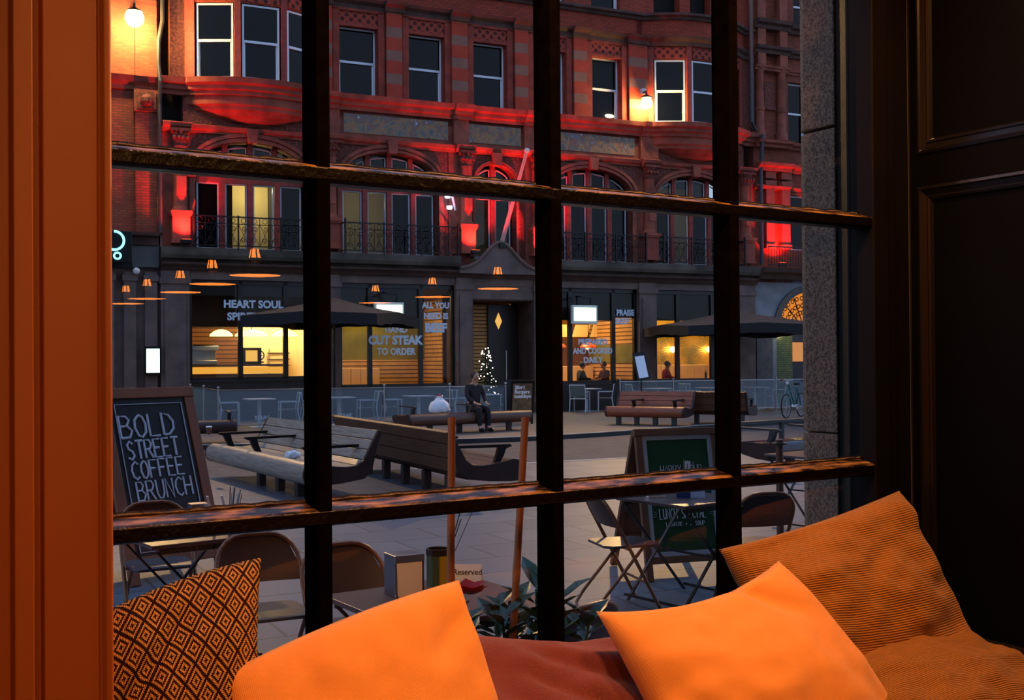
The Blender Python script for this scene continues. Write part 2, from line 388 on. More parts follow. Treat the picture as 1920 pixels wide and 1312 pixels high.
# ---------------------------------------------------------------- pendant lamps of the room (rows seen mirrored in the panes) and added fill lamps
E_lamp = glow('lamp_inside_glow', (255, 130, 48), 34.0)
E_neck = glow('lamp_neck_glow', (255, 140, 54), 28.0)
def make_pendant(label, x, y, z, top, group):
    t = wroot('pendant_lamp', label, 'lamp', group); t.location = Matrix.Translation(WL) @ Matrix.Rotation(WR, 4, 'Z') @ Vector((x, y, z)); t.rotation_euler = (0, 0, WR)
    MB().lathe([(0.212, 0.0), (0.214, 0.004), (0.12, 0.085), (0.06, 0.118), (0.046, 0.125)], n=28, caps=False).build('shade', M_blackmetal, t, smooth=True)
    MB().lathe([(0.208, 0.003), (0.207, 0.006)], n=28).build('diffuser', E_lamp, t)
    nk = MB().lathe([(0.044, 0.125), (0.044, 0.14), (0.026, 0.225), (0.022, 0.235)], n=14).build('neck', M_blackmetal, t)
    for k in range(6):
        a = 2*PI*k/6; c, s_ = math.cos(a), math.sin(a); w = 0.019
        MB().add([(0.045*c - w*s_, 0.045*s_ + w*c, 0.142), (0.045*c + w*s_, 0.045*s_ - w*c, 0.142), (0.030*c + w*.6*s_, 0.030*s_ - w*.6*c, 0.215), (0.030*c - w*.6*s_, 0.030*s_ + w*.6*c, 0.215)], [(0, 1, 2, 3)]).build('vent', E_neck, nk)
    MB().tube([(0, 0, 0.235), (0, 0, top-z)], 0.004, 6).build('cord', M_blackmetal, t)
    return t
lamps = [(0.82, -11.66), (0.78, -10.53), (0.78, -9.24), (0.70, -7.95), (0.69, -6.80)]
names = ['farthest', 'fourth', 'third', 'second', 'nearest']
for (x, y), n in zip(lamps, names):
    make_pendant('black pendant lamp with orange glow, %s of the five in the row mirrored at left' % n, x, y, 2.40, 3.6, 'pendant lamps in the left row')
for (x, y), n in zip([(3.44, -10.35), (3.47, -8.94), (3.36, -7.34)], ['farthest', 'middle', 'nearest']):
    make_pendant('black pendant lamp with orange glow, %s of the three in the row mirrored mid-window' % n, x, y, 2.40, 3.6, 'pendant lamps in the middle row')
WARM = (1.0, 0.62, 0.27)
for x, y, pw, n in ((-1.30, -0.72, 19, 'left of the two lamps over the window seat'), (-0.40, -0.72, 14, 'right of the two lamps over the window seat')):
    t = make_pendant('unseen black pendant lamp added as fill light, ' + n, x, y, 3.12, 3.6, 'added fill lamps over the window seat')
    light('lamp_light', 'SPOT', (0, 0, -0.03), WARM, pw*4, t, 0.12, spot=150, target=(0, 0, -2), blend=0.5)

for x, y, pw, n in ((-2.15, -2.75, 27, 'right of the two behind the left architrave'), (-3.35, -3.1, 20, 'left of the two behind the left architrave')):  # unseen lamps added to light the architrave, kept out of the pane reflections
    t = make_pendant('unseen black pendant lamp added as fill light, ' + n, x, y, 2.55, 3.6, 'added fill lamps behind the viewer')
    light('lamp_light', 'POINT', (0, 0, -0.10), (1.0, 0.50, 0.16), pw, t, 0.08)
# ---------------------------------------------------------------- cushions on the window seat
from mathutils import noise as mnoise
def pillow(name, mtl, parent, TL, TR, BR, BL, T, bow=(0.02, 0.02, 0.02, 0.02), n=44, wr=0.006, seed=0, cr=0.045, folds=(), power=0.42):
    TL, TR, BR, BL = map(Vector, (TL, TR, BR, BL))
    nrm = ((TR-BL).cross(TL-BR)).normalized()
    if nrm.y > 0: nrm = -nrm
    ex = ((TR-TL)+(BR-BL)).normalized(); ey = ((TL-BL)+(TR-BR)).normalized()
    me = bpy.data.meshes.new(name); vs = []; uv = []; idx = {}
    def P(i, j, side):
        s = i/n; t = j/n
        p = (TL*(1-s)+TR*s)*(1-t) + (BL*(1-s)+BR*s)*t
        fs = 4*s*(1-s); ft = 4*t*(1-t)
        p = p + ey*(bow[0]*fs*(1-t) - bow[2]*fs*t) + ex*(bow[1]*ft*s - bow[3]*ft*(1-s))
        h = T * (fs**power) * (ft**power)
        # soft dents running in from the corners
        q = Vector((s*3.1, t*3.1, seed*7.7 + (5 if side < 0 else 0)))
        h += (mnoise.noise(q) * 2.2*wr + mnoise.noise(q*2.7) * wr) * min(1, (fs*ft)*6)
        for (s0, t0, s1, t1, d, w) in folds:
            a = Vector((s0, t0)); c = Vector((s1, t1)); x = Vector((s, t)); u = max(0, min(1, (x-a).dot(c-a)/((c-a).length_squared)))
            dd = (x - (a+(c-a)*u)).length
            h += d * math.exp(-(dd/w)**2) * math.sin(PI*min(1, max(0.0, u*0.9+0.1))) * (1 if side > 0 else 0)
        return p + nrm * (h if side > 0 else -h*0.8)
    fs_ = []
    def vid(i, j, side):
        k = (i, j, 0 if i in (0, n) or j in (0, n) else side)
        if k not in idx: idx[k] = len(vs); vs.append(P(i, j, side)); uv.append((i/n, j/n))
        return idx[k]
    for side in (1, -1):
        for i in range(n):
            for j in range(n):
                q = [vid(i, j, side), vid(i+1, j, side), vid(i+1, j+1, side), vid(i, j+1, side)]
                fs_.append(q[::-1] if side > 0 else q)
    me.from_pydata([tuple(v) for v in vs], [], fs_)
    l = me.uv_layers.new(name='UVMap')
    for lp in me.loops: l.data[lp.index].uv = uv[lp.vertex_index]
    me.polygons.foreach_set('use_smooth', [True]*len(me.polygons)); me.materials.append(mtl); me.update()
    o = bpy.data.objects.new(name, me); COL.objects.link(o); o.location = WL; o.rotation_euler = (0, 0, WR)
    if parent: o.parent = parent
    return o
def cloth(name, col, col2=None, kind='weave', scale=160.0, ratio=1.0, rough=0.9, strength=0.5, ang=0.0):
    m = bpy.data.materials.new(name); m.use_nodes = True; t = m.node_tree; p = t.nodes['Principled BSDF']; p.inputs['Roughness'].default_value = rough
    p.inputs['Specular IOR Level'].default_value = 0.2; p.inputs['Sheen Weight'].default_value = 0.25; p.inputs['Sheen Roughness'].default_value = 0.5
    u = N(t, 'ShaderNodeUVMap'); mp = N(t, 'ShaderNodeMapping'); mp.inputs['Scale'].default_value = (1, ratio, 1); mp.inputs['Rotation'].default_value = (0, 0, ang); t.links.new(u.outputs[0], mp.inputs[0])
    nz = N(t, 'ShaderNodeTexNoise'); nz.inputs['Scale'].default_value = 9; nz.inputs['Detail'].default_value = 6; t.links.new(mp.outputs[0], nz.inputs['Vector'])
    r = N(t, 'ShaderNodeValToRGB'); a = lin(col); r.color_ramp.elements[0].color = tuple(x*0.86 for x in a[:3])+(1,); r.color_ramp.elements[1].color = tuple(min(1, x*1.1) for x in a[:3])+(1,)
    t.links.new(nz.outputs['Fac'], r.inputs[0]); bc = r.outputs[0]
    w = N(t, 'ShaderNodeTexWave'); w.wave_type = 'BANDS'; w.inputs['Scale'].default_value = scale/6.28*1.0; w.inputs['Distortion'].default_value = 1.2 if kind == 'cord' else 0.3; w.inputs['Detail'].default_value = 2; w.inputs['Detail Scale'].default_value = 2
    w.bands_direction = 'Y'; t.links.new(mp.outputs[0], w.inputs['Vector'])
    hgt = w.outputs['Fac']
    if kind == 'weave':
        w2 = N(t, 'ShaderNodeTexWave'); w2.bands_direction = 'X'; w2.inputs['Scale'].default_value = scale/6.28; t.links.new(mp.outputs[0], w2.inputs['Vector'])
        mu = N(t, 'ShaderNodeMath', operation='MULTIPLY'); t.links.new(w.outputs['Fac'], mu.inputs[0]); t.links.new(w2.outputs['Fac'], mu.inputs[1]); hgt = mu.outputs[0]
    if kind == 'cord':
        mx = N(t, 'ShaderNodeMixRGB'); mx.blend_type = 'MULTIPLY'; mx.inputs[0].default_value = 0.55
        mr = N(t, 'ShaderNodeMapRange'); mr.inputs['To Min'].default_value = 0.45; mr.inputs['To Max'].default_value = 1.1; t.links.new(w.outputs['Fac'], mr.inputs[0])
        t.links.new(bc, mx.inputs[1]); t.links.new(mr.outputs[0], mx.inputs[2]); bc = mx.outputs[0]
    t.links.new(bc, p.inputs['Base Color'])
    bp = N(t, 'ShaderNodeBump'); bp.inputs['Strength'].default_value = strength; bp.inputs['Distance'].default_value = 0.002; t.links.new(hgt, bp.inputs['Height']); t.links.new(bp.outputs[0], p.inputs['Normal'])
    return m
def diamond_cloth():
    m = bpy.data.materials.new('diamond_weave'); m.use_nodes = True; t = m.node_tree; p = t.nodes['Principled BSDF']; p.inputs['Roughness'].default_value = 0.9; p.inputs['Specular IOR Level'].default_value = 0.15
    u = N(t, 'ShaderNodeUVMap'); s = N(t, 'ShaderNodeSeparateXYZ'); t.links.new(u.outputs[0], s.inputs[0])
    def ma(op, a, b=None):
        n = N(t, 'ShaderNodeMath', operation=op)
        for i, x in enumerate((a, b)):
            if x is None: continue
            if isinstance(x, (int, float)): n.inputs[i].default_value = x
            else: t.links.new(x, n.inputs[i])
        return n.outputs[0]
    # quantise to stitches, so the diagonals come out as little zigzag steps
    nx, ny = 153, 171
    qx = ma('DIVIDE', ma('FLOOR', ma('MULTIPLY', s.outputs[0], nx)), nx); qy = ma('DIVIDE', ma('FLOOR', ma('MULTIPLY', s.outputs[1], ny)), ny)
    ax = ma('MULTIPLY', qx, 8.5); ay = ma('MULTIPLY', qy, 9.5)
    A = ma('SUBTRACT', ma('FRACT', ma('ADD', ma('ADD', ax, ay), 20.0)), 0.5); B = ma('SUBTRACT', ma('FRACT', ma('ADD', ma('SUBTRACT', ax, ay), 20.0)), 0.5)
    d = ma('MAXIMUM', ma('ABSOLUTE', A), ma('ABSOLUTE', B))
    r = N(t, 'ShaderNodeValToRGB'); r.color_ramp.interpolation = 'CONSTANT'; e = r.color_ramp.elements
    dk = lin((46, 20, 16)); lt = lin((212, 156, 88))
    e[0].position = 0; e[0].color = dk; e[1].position = 0.16; e[1].color = lt
    for pos, c in ((0.35, dk), (0.56, lt), (0.82, dk)):
        x = e.new(pos); x.color = c
    t.links.new(ma('MULTIPLY', d, 2.0), r.inputs[0]); t.links.new(r.outputs[0], p.inputs['Base Color'])
    sx_ = ma('SINE', ma('MULTIPLY', s.outputs[0], nx*6.283)); sy_ = ma('SINE', ma('MULTIPLY', s.outputs[1], ny*6.283))
    bp = N(t, 'ShaderNodeBump'); bp.inputs['Strength'].default_value = 0.6; bp.inputs['Distance'].default_value = 0.002; t.links.new(ma('ADD', sx_, sy_), bp.inputs['Height']); t.links.new(bp.outputs[0], p.inputs['Normal'])
    return m
M_orange = cloth('orange_cotton', (240, 158, 76), scale=340, strength=0.35)
M_must = cloth('mustard_corduroy', (166, 106, 34), kind='cord', scale=150, strength=0.9, ang=rad(-8))
M_burg = cloth('burgundy_cloth', (118, 54, 54), scale=300)
M_diam = diamond_cloth()
c = pillow('cushion', M_diam, None, (-2.112, -0.12, 1.262), (-1.772, -0.10, 1.348), (-1.845, -0.34, 0.88), (-2.112, -0.36, 0.86), 0.07, bow=(0.016, -0.015, 0.0, 0.0), seed=1, wr=0.008,
           folds=[(0.1, 0.42, 0.62, 0.12, -0.022, 0.035), (0.25, 0.95, 0.15, 0.45, -0.02, 0.03)])
tag(c, 'scatter cushion with brown and orange diamond weave at the left end of the window seat', 'cushion')
c = pillow('cushion', M_orange, None, (-1.888, -0.235, 1.188), (-1.427, -0.21, 1.287), (-1.40, -0.42, 0.86), (-1.85, -0.43, 0.85), 0.08, bow=(0.012, 0.006, 0.03, 0.02), seed=2, wr=0.006,
           folds=[(0.95, 0.12, 0.72, 0.30, -0.014, 0.05), (0.1, 0.95, 0.55, 0.5, -0.008, 0.08), (0.6, 0.9, 0.68, 0.4, -0.010, 0.06)])
tag(c, 'plain orange scatter cushion beside the diamond-patterned cushion', 'cushion')
c = pillow('cushion', M_burg, None, (-1.46, -0.10, 1.185), (-0.86, -0.10, 1.09), (-0.95, -0.42, 0.87), (-1.50, -0.42, 0.88), 0.05, bow=(-0.035, 0.0, 0.02, 0.0), seed=3, wr=0.012,
           folds=[(0.3, 0.25, 0.95, 0.75, -0.02, 0.04), (0.35, 0.1, 0.9, 0.45, -0.015, 0.04)])
tag(c, 'burgundy cushion lying low between the two plain orange cushions', 'cushion')
c = pillow('cushion', M_orange, None, (-1.118, -0.225, 1.192), (-0.578, -0.20, 1.235), (-0.42, -0.45, 0.86), (-1.03, -0.46, 0.85), 0.085, bow=(-0.040, 0.010, 0.03, 0.0), seed=4, wr=0.007,
           folds=[(0.66, -0.02, 0.85, 0.30, -0.03, 0.05), (0.0, 0.4, 0.4, 0.95, -0.012, 0.06), (0.95, 0.9, 0.75, 0.35, -0.010, 0.06)])
tag(c, 'plain orange scatter cushion in front of the mustard corduroy cushion', 'cushion')
# big slumped corduroy cushion: back leaning on the glass, foot folded forward
must = thing('floor_cushion', 'large mustard corduroy cushion slumped in the right corner of the window seat', 'cushion', (0, 0, 0))
pillow('upper_body', M_must, must, (-0.655, -0.085, 1.252), (-0.012, -0.085, 1.345), (0.075, -0.26, 0.955), (-0.60, -0.26, 0.92), 0.10, bow=(-0.012, -0.02, 0.03, -0.02), seed=5, wr=0.012, n=54,
       folds=[(0.80, 0.0, 1.0, 0.22, 0.02, 0.07), (0.98, 0.85, 0.62, 0.74, -0.018, 0.06), (0.95, 0.55, 0.7, 0.62, -0.008, 0.06), (0.2, 0.8, 0.6, 0.85, -0.012, 0.08)])
pillow('folded_foot', M_must, must, (-0.62, -0.24, 0.985), (0.060, -0.20, 1.005), (0.118, -0.50, 0.862), (-0.55, -0.52, 0.85), 0.075, bow=(0.005, 0.012, 0.0, 0.0), seed=6, wr=0.010, n=54,
       folds=[(1.0, 0.2, 0.8, 0.55, -0.02, 0.05)], power=0.5)
# ================================================================ the street front opposite
FL = (1.37637, 36.5402, 0.0); FR = rad(25)         # facade frame: x along the front, y into the building, z up
FM = Matrix.Translation(FL) @ Matrix.Rotation(FR, 4, 'Z')
def fpt(u, y, v): return FM @ Vector((u, y, v))
M_terra = mat('terracotta_stone', (140, 72, 54), 0.8, var=0.3, vs=2.5, bump=0.25, bs=30)
M_terra2 = mat('carved_terracotta', (108, 56, 44), 0.85, var=0.5, vs=14, bump=1.0, bs=22)
M_brickbuff = brick_mat('soft_red_brick', (176, 64, 38), (150, 52, 32), (110, 52, 38), noise=0.25)
M_brickdark = brick_mat('left_brick', (150, 70, 44), (124, 52, 34), (100, 60, 44), noise=0.35)
M_band = band_mat('banded_pier_stone', (176, 58, 34), (140, 94, 78), 0.71, 0.56, phase=0.30)
M_stone = mat('ground_floor_stone', (108, 88, 80), 0.75, var=0.22, vs=2.0, bump=0.2, bs=25)
M_stoned = mat('dark_cornice_stone', (76, 52, 44), 0.8, var=0.3, vs=2.5)
M_slab = mat('balcony_slab_stone', (92, 84, 74), 0.85, var=0.45, vs=1.2)
M_fret = None
def fret_mat():
    m = bpy.data.materials.new('fretwork_panel'); m.use_nodes = True; t = m.node_tree; p = t.nodes['Principled BSDF']; p.inputs['Roughness'].default_value = 0.85
    tcn = N(t, 'ShaderNodeTexCoord'); mp = N(t, 'ShaderNodeMapping'); mp.inputs['Scale'].default_value = (5.2, 0.01, 5.2); mp.inputs['Rotation'].default_value = (0, rad(45), 0)
    t.links.new(tcn.outputs['Object'], mp.inputs[0])
    v = N(t, 'ShaderNodeTexVoronoi'); v.inputs['Randomness'].default_value = 0.0; v.inputs['Scale'].default_value = 1.0; t.links.new(mp.outputs[0], v.inputs['Vector'])
    r = N(t, 'ShaderNodeValToRGB'); r.color_ramp.elements[0].position = 0.25; r.color_ramp.elements[0].color = lin((70, 26, 20)); r.color_ramp.elements[1].position = 0.42; r.color_ramp.elements[1].color = lin((164, 64, 44))
    t.links.new(v.outputs['Distance'], r.inputs[0]); t.links.new(r.outputs[0], p.inputs['Base Color'])
    bp = N(t, 'ShaderNodeBump'); bp.inputs['Strength'].default_value = 0.8; bp.inputs['Distance'].default_value = 0.03; t.links.new(v.outputs['Distance'], bp.inputs['Height']); t.links.new(bp.outputs[0], p.inputs['Normal'])
    return m
M_fret = fret_mat()
def mosaic_mat(name, seed):
    m = bpy.data.materials.new(name); m.use_nodes = True; t = m.node_tree; p = t.nodes['Principled BSDF']; p.inputs['Roughness'].default_value = 0.35
    tcn = N(t, 'ShaderNodeTexCoord'); mp = N(t, 'ShaderNodeMapping'); mp.inputs['Location'].default_value = (seed, seed*2, 0); t.links.new(tcn.outputs['Object'], mp.inputs[0])
    nz = N(t, 'ShaderNodeTexNoise'); nz.inputs['Scale'].default_value = 2.6; nz.inputs['Detail'].default_value = 3; nz.inputs['Distortion'].default_value = 1.0; t.links.new(mp.outputs[0], nz.inputs['Vector'])
    r = N(t, 'ShaderNodeValToRGB'); e = r.color_ramp.elements
    e[0].position = 0.30; e[0].color = lin((60, 74, 80)); e[1].position = 0.75; e[1].color = lin((190, 200, 220))
    for pos, c in ((0.42, (110, 104, 92)), (0.50, (160, 108, 52)), (0.56, (88, 94, 90)), (0.62, (132, 76, 58)), (0.68, (90, 108, 118))):
        x = e.new(pos); x.color = lin(c)
    t.links.new(nz.outputs['Fac'], r.inputs[0]); t.links.new(r.outputs[0], p.inputs['Base Color'])
    return m
M_sash = mat('sash_white_paint', (224, 232, 240), 0.45)
M_winframe = mat('first_floor_frame_paint', (190, 192, 198), 0.5)
M_redframe = mat('mullion_terracotta', (142, 54, 42), 0.7, var=0.2)

bld = thing('terracotta_building', 'long red terracotta building with arched first-floor windows and a restaurant at street level', 'building', FL, FR)
CORN = [(0, 9.22), (0.10, 9.22), (0.12, 9.32), (0.20, 9.36), (0.22, 9.46), (0.33, 9.52), (0.37, 9.66), (0.0, 9.70)]
LOWC = [(0, 8.20), (0.06, 8.20), (0.08, 8.26), (0.16, 8.30), (0.20, 8.40), (0.0, 8.46)]
UPC = [(0, 12.30), (0.08, 12.30), (0.10, 12.42), (0.22, 12.50), (0.26, 12.58), (0.0, 12.64)]
UPS = [(0, 13.18), (0.08, 13.18), (0.12, 13.26), (0.22, 13.30), (0.22, 13.38), (0.0, 13.42)]
# path helpers along the front; bows at both ends
BOWS = [(-9.65, 2.02), (5.55, 2.02)]
def bow_y(u):
    for c, w in BOWS:
        if abs(u-c) < w: return -0.72 * (1 - (abs(u-c)/w)**2.2)
    return 0.0
def path(u0, u1, step=0.22, bow=True, base=0.0):
    n = max(1, int((u1-u0)/step)) if bow else 1; pts = []
    for i in range(n+1):
        u = u0 + (u1-u0)*i/n; y = bow_y(u) if bow else 0.0
        dy = (bow_y(u+0.01)-bow_y(u-0.01))/0.02 if bow else 0
        nx, ny = dy, -1; l = math.hypot(nx, ny); pts.append((u, y+base, nx/l, ny/l))
    return pts
def wall_holes(b, u0, u1, v0, v1, holes, y0, y1):
    us = sorted({u0, u1} | {x for h in holes for x in h[:2]}); vs = sorted({v0, v1} | {x for h in holes for x in h[2:]})
    for a, c in zip(us[:-1], us[1:]):
        for d, e in zip(vs[:-1], vs[1:]):
            if any(h[0]-1e-6 <= a and c <= h[1]+1e-6 and h[2]-1e-6 <= d and e <= h[3]+1e-6 for h in holes): continue
            b.box(a, c, y0, y1, d, e)
# ---- second floor: flat bays with sashes
sash2 = [(-7.16, -5.98), (-4.96, -3.81), (-2.80, -1.66), (-0.68, 0.48), (1.48, 2.58)]
SV0, SV1 = 9.70, 11.78
b = MB(); wall_holes(b, -7.62, 3.52, 9.0, 12.35, [(a, c, SV0, SV1) for a, c in sash2], 0, 0.35)
wall_holes(b, -12.30, 8.05, 12.35, 16.0, [(a, c, 13.42, 15.4) for a, c in [(x, y) for x, y in sash2] + [(-11.2, -10.2), (-9.9, -8.9), (3.92, 4.98), (5.40, 6.25)]], 0.0, 0.35)
b.build('upper_wall', M_brickbuff, bld)
for a, c in sash2: MB().box(a-0.05, c+0.05, -0.03, 0.02, 11.86, 12.22).build('fretwork_panel', M_fret, bld)
for a, c in sash2:                                   # moulded surrounds
    b = MB()
    b.box(a-0.22, a-0.02, -0.08, 0.30, 9.70, 12.28); b.box(c+0.02, c+0.22, -0.08, 0.30, 9.70, 12.28)
    b.box(a-0.22, c+0.22, -0.08, 0.0, 12.22, 12.32); b.box(a-0.10, c+0.10, -0.06, 0.15, 11.76, 11.86)
    b.build('window_surround', mat('dark_red_terracotta', (146, 56, 38), 0.8, var=0.25, vs=3), bld)
for u0, u1 in ((-7.72, -7.42), (-5.72, -5.22), (-3.58, -3.05), (-1.40, -0.94), (0.74, 1.22), (2.84, 3.56)):
    b = MB(); b.box(u0, u1, -0.16, 0.05, 9.70, 12.32); b.build('pilaster', M_band, bld)
def sash(u0, u1, v0, v1, parent, y=0.25, M=None, lit=None):
    b = MB(); b.M = M; w = 0.055
    b.box(u0, u0+w, y-0.05, y+0.05, v0, v1); b.box(u1-w, u1, y-0.05, y+0.05, v0, v1); b.box(u0+w, u1-w, y-0.05, y+0.05, v0, v0+w); b.box(u0+w, u1-w, y-0.05, y+0.05, v1-w, v1)
    vm = (v0+v1)/2; b.box(u0+w, u1-w, y-0.06, y+0.03, vm-0.035, vm+0.035)
    b.box(u0+w, u0+w+0.04, y-0.01, y+0.03, v0, vm); b.box(u1-w-0.04, u1-w, y-0.01, y+0.03, v0, vm)
    f = b.build('sash_window', M_sash, parent)
    g = MB(); g.M = M
    g.quad((u0+w, y, v0+w), (u1-w, y, v0+w), (u1-w, y, vm), (u0+w, y, vm)); g.quad((u0+w, y-0.03, vm), (u1-w, y-0.03, vm), (u1-w, y-0.03, v1-w), (u0+w, y-0.03, v1-w))
    g.build('pane', lit or M_dglass, f)
    return f
for i, (a, c) in enumerate(sash2): sash(a, c, SV0, SV1, bld, lit=M_shopglass if i == 4 else None)
for a, c in sash2: sash(a, c, 13.42, 15.4, bld)
# ---- bow windows (second floor) over curved corbels
for bi, (c, w) in enumerate(BOWS):
    us = [c-w, c-1.78, c-0.74, c-0.58, c+0.58, c+0.74, c+1.78, c+w]
    P = [(u, bow_y(u)) for u in us]
    for i in (0, 2, 4, 6):                           # solid piers between the lights
        b = MB()
        (ua, ya), (ub, yb) = P[i], P[i+1]
        b.prism([(ua, ya-0.03), (ub, yb-0.03), (ub, yb+0.3), (ua, ya+0.3)], lambda x, y: (x, y, 9.6), lambda x, y: (x, y, 12.35))
        b.build('bow_pier', M_redframe, bld)
    for i in (1, 3, 5):
        hb = MB(); fb = MB()
        (ua, ya), (ub, yb) = P[i], P[i+1]
        hb.prism([(ua, ya), (ub, yb), (ub, yb+0.25), (ua, ya+0.25)], lambda x, y: (x, y, 11.86), lambda x, y: (x, y, 12.40))
        a = Vector((ua, ya, 0)); d = Vector((ub-ua, yb-ya, 0)); L = d.length; ang = math.atan2(d.y, d.x)
        M = Matrix.Translation(a) @ Matrix.Rotation(ang, 4, 'Z')
        fb.M = M; fb.box(0.06, L-0.06, -0.03, 0.02, 11.90, 12.24)
        sash(0.05, L-0.05, 9.72, 11.84, bld, y=0.09, M=M)
        hb.build('bow_head', mat('dark_red_terracotta', (0, 0, 0)), bld); fb.build('fretwork_panel', M_fret, bld)
    b = MB(); b.sweep(path(c-w-0.3, c+w+0.3), [(0.0, 12.40), (0.0, 13.3), (-0.35, 13.3), (-0.35, 12.40)]); b.build('parapet_band', M_brickbuff, bld)
    # corbel: rings shrinking towards the arch below
    b = MB(); rings = []
    prof = [(1.0, 9.30), (0.985, 9.05), (0.97, 8.98), (0.90, 8.93), (0.86, 8.84), (0.74, 8.78), (0.66, 8.72), (0.52, 8.66), (0.40, 8.58), (0.24, 8.54), (0.10, 8.46)]
    n = 24; vs = []; fs = []
    for k, v in prof:
        for i in range(n+1):
            s = -1 + 2*i/n; u = c + s*w*k; vs.append((u, -0.74*(1-abs(s)**2.2)*k, v))
    for r in range(len(prof)-1):
        for i in range(n): fs.append((r*(n+1)+i, r*(n+1)+i+1, (r+1)*(n+1)+i+1, (r+1)*(n+1)+i))
    b.add(vs, [f[::-1] for f in fs]); b.build('corbel', M_terra, bld)
    b = MB(); b.box(c-w-0.05, c+w+0.05, 0.0, 0.30, 8.3, 9.7); b.box(c-w-0.4, c-w, 0.0, 0.30, 9.4, 12.4); b.box(c+w, c+w+0.4, 0, 0.30, 9.4, 12.4); b.build('panel_wall', M_terra2, bld)
# ---- string courses (sweeps)
cn = MB(); cn.sweep(path(-12.36, 8.05), CORN)
for u0, u1 in ((-8.0, -7.25), (-3.55, -2.95), (-1.1, -0.3), (3.3, 4.0)): cn.sweep(path(u0, u1, bow=False, base=-0.10), CORN)
cn.build('main_cornice', M_terra, bld)
cn = MB(); cn.sweep(path(-12.36, 8.05, bow=False), LOWC)
for u0, u1 in ((-12.3, -11.5), (-7.75, -7.1), (-3.5, -2.85), (-1.2, -0.3), (3.3, 4.0), (7.2, 8.0)): cn.sweep(path(u0, u1, bow=False, base=-0.16), LOWC)
cn.build('lower_cornice', M_terra, bld)
cn = MB(); cn.sweep(path(-12.36, 8.05), UPC)
for u0, u1 in ((-7.75, -7.4), (-5.78, -5.16), (-3.64, -3.0), (-1.46, -0.88), (0.68, 1.28), (2.78, 3.6)): cn.sweep(path(u0, u1, bow=False, base=-0.16), UPC)
cn.build('upper_string', M_stoned, bld)
cn = MB(); cn.sweep(path(-12.36, 8.05), UPS); cn.build('upper_sill', M_stoned, bld)
# ---- frieze with picture panels
b = MB(); b.box(-7.7, 3.6, 0.0, 0.3, 8.3, 9.3); b.build('frieze_wall', M_terra, bld)
for i, (u0, u1) in enumerate(((-7.05, -3.68), (-2.98, -1.15), (-0.25, 3.1))):
    MB().box(u0, u1, -0.025, 0.02, 8.56, 9.14).build('picture_panel', mosaic_mat('frieze_mosaic_%d' % i, 3.1*i), bld)
for u0, u1 in ((-7.8, -7.2), (-3.52, -3.02), (-1.08, -0.38), (3.28, 3.98)):
    MB().box(u0, u1, -0.14, 0.02, 8.44, 9.24).build('frieze_block', M_terra, bld)
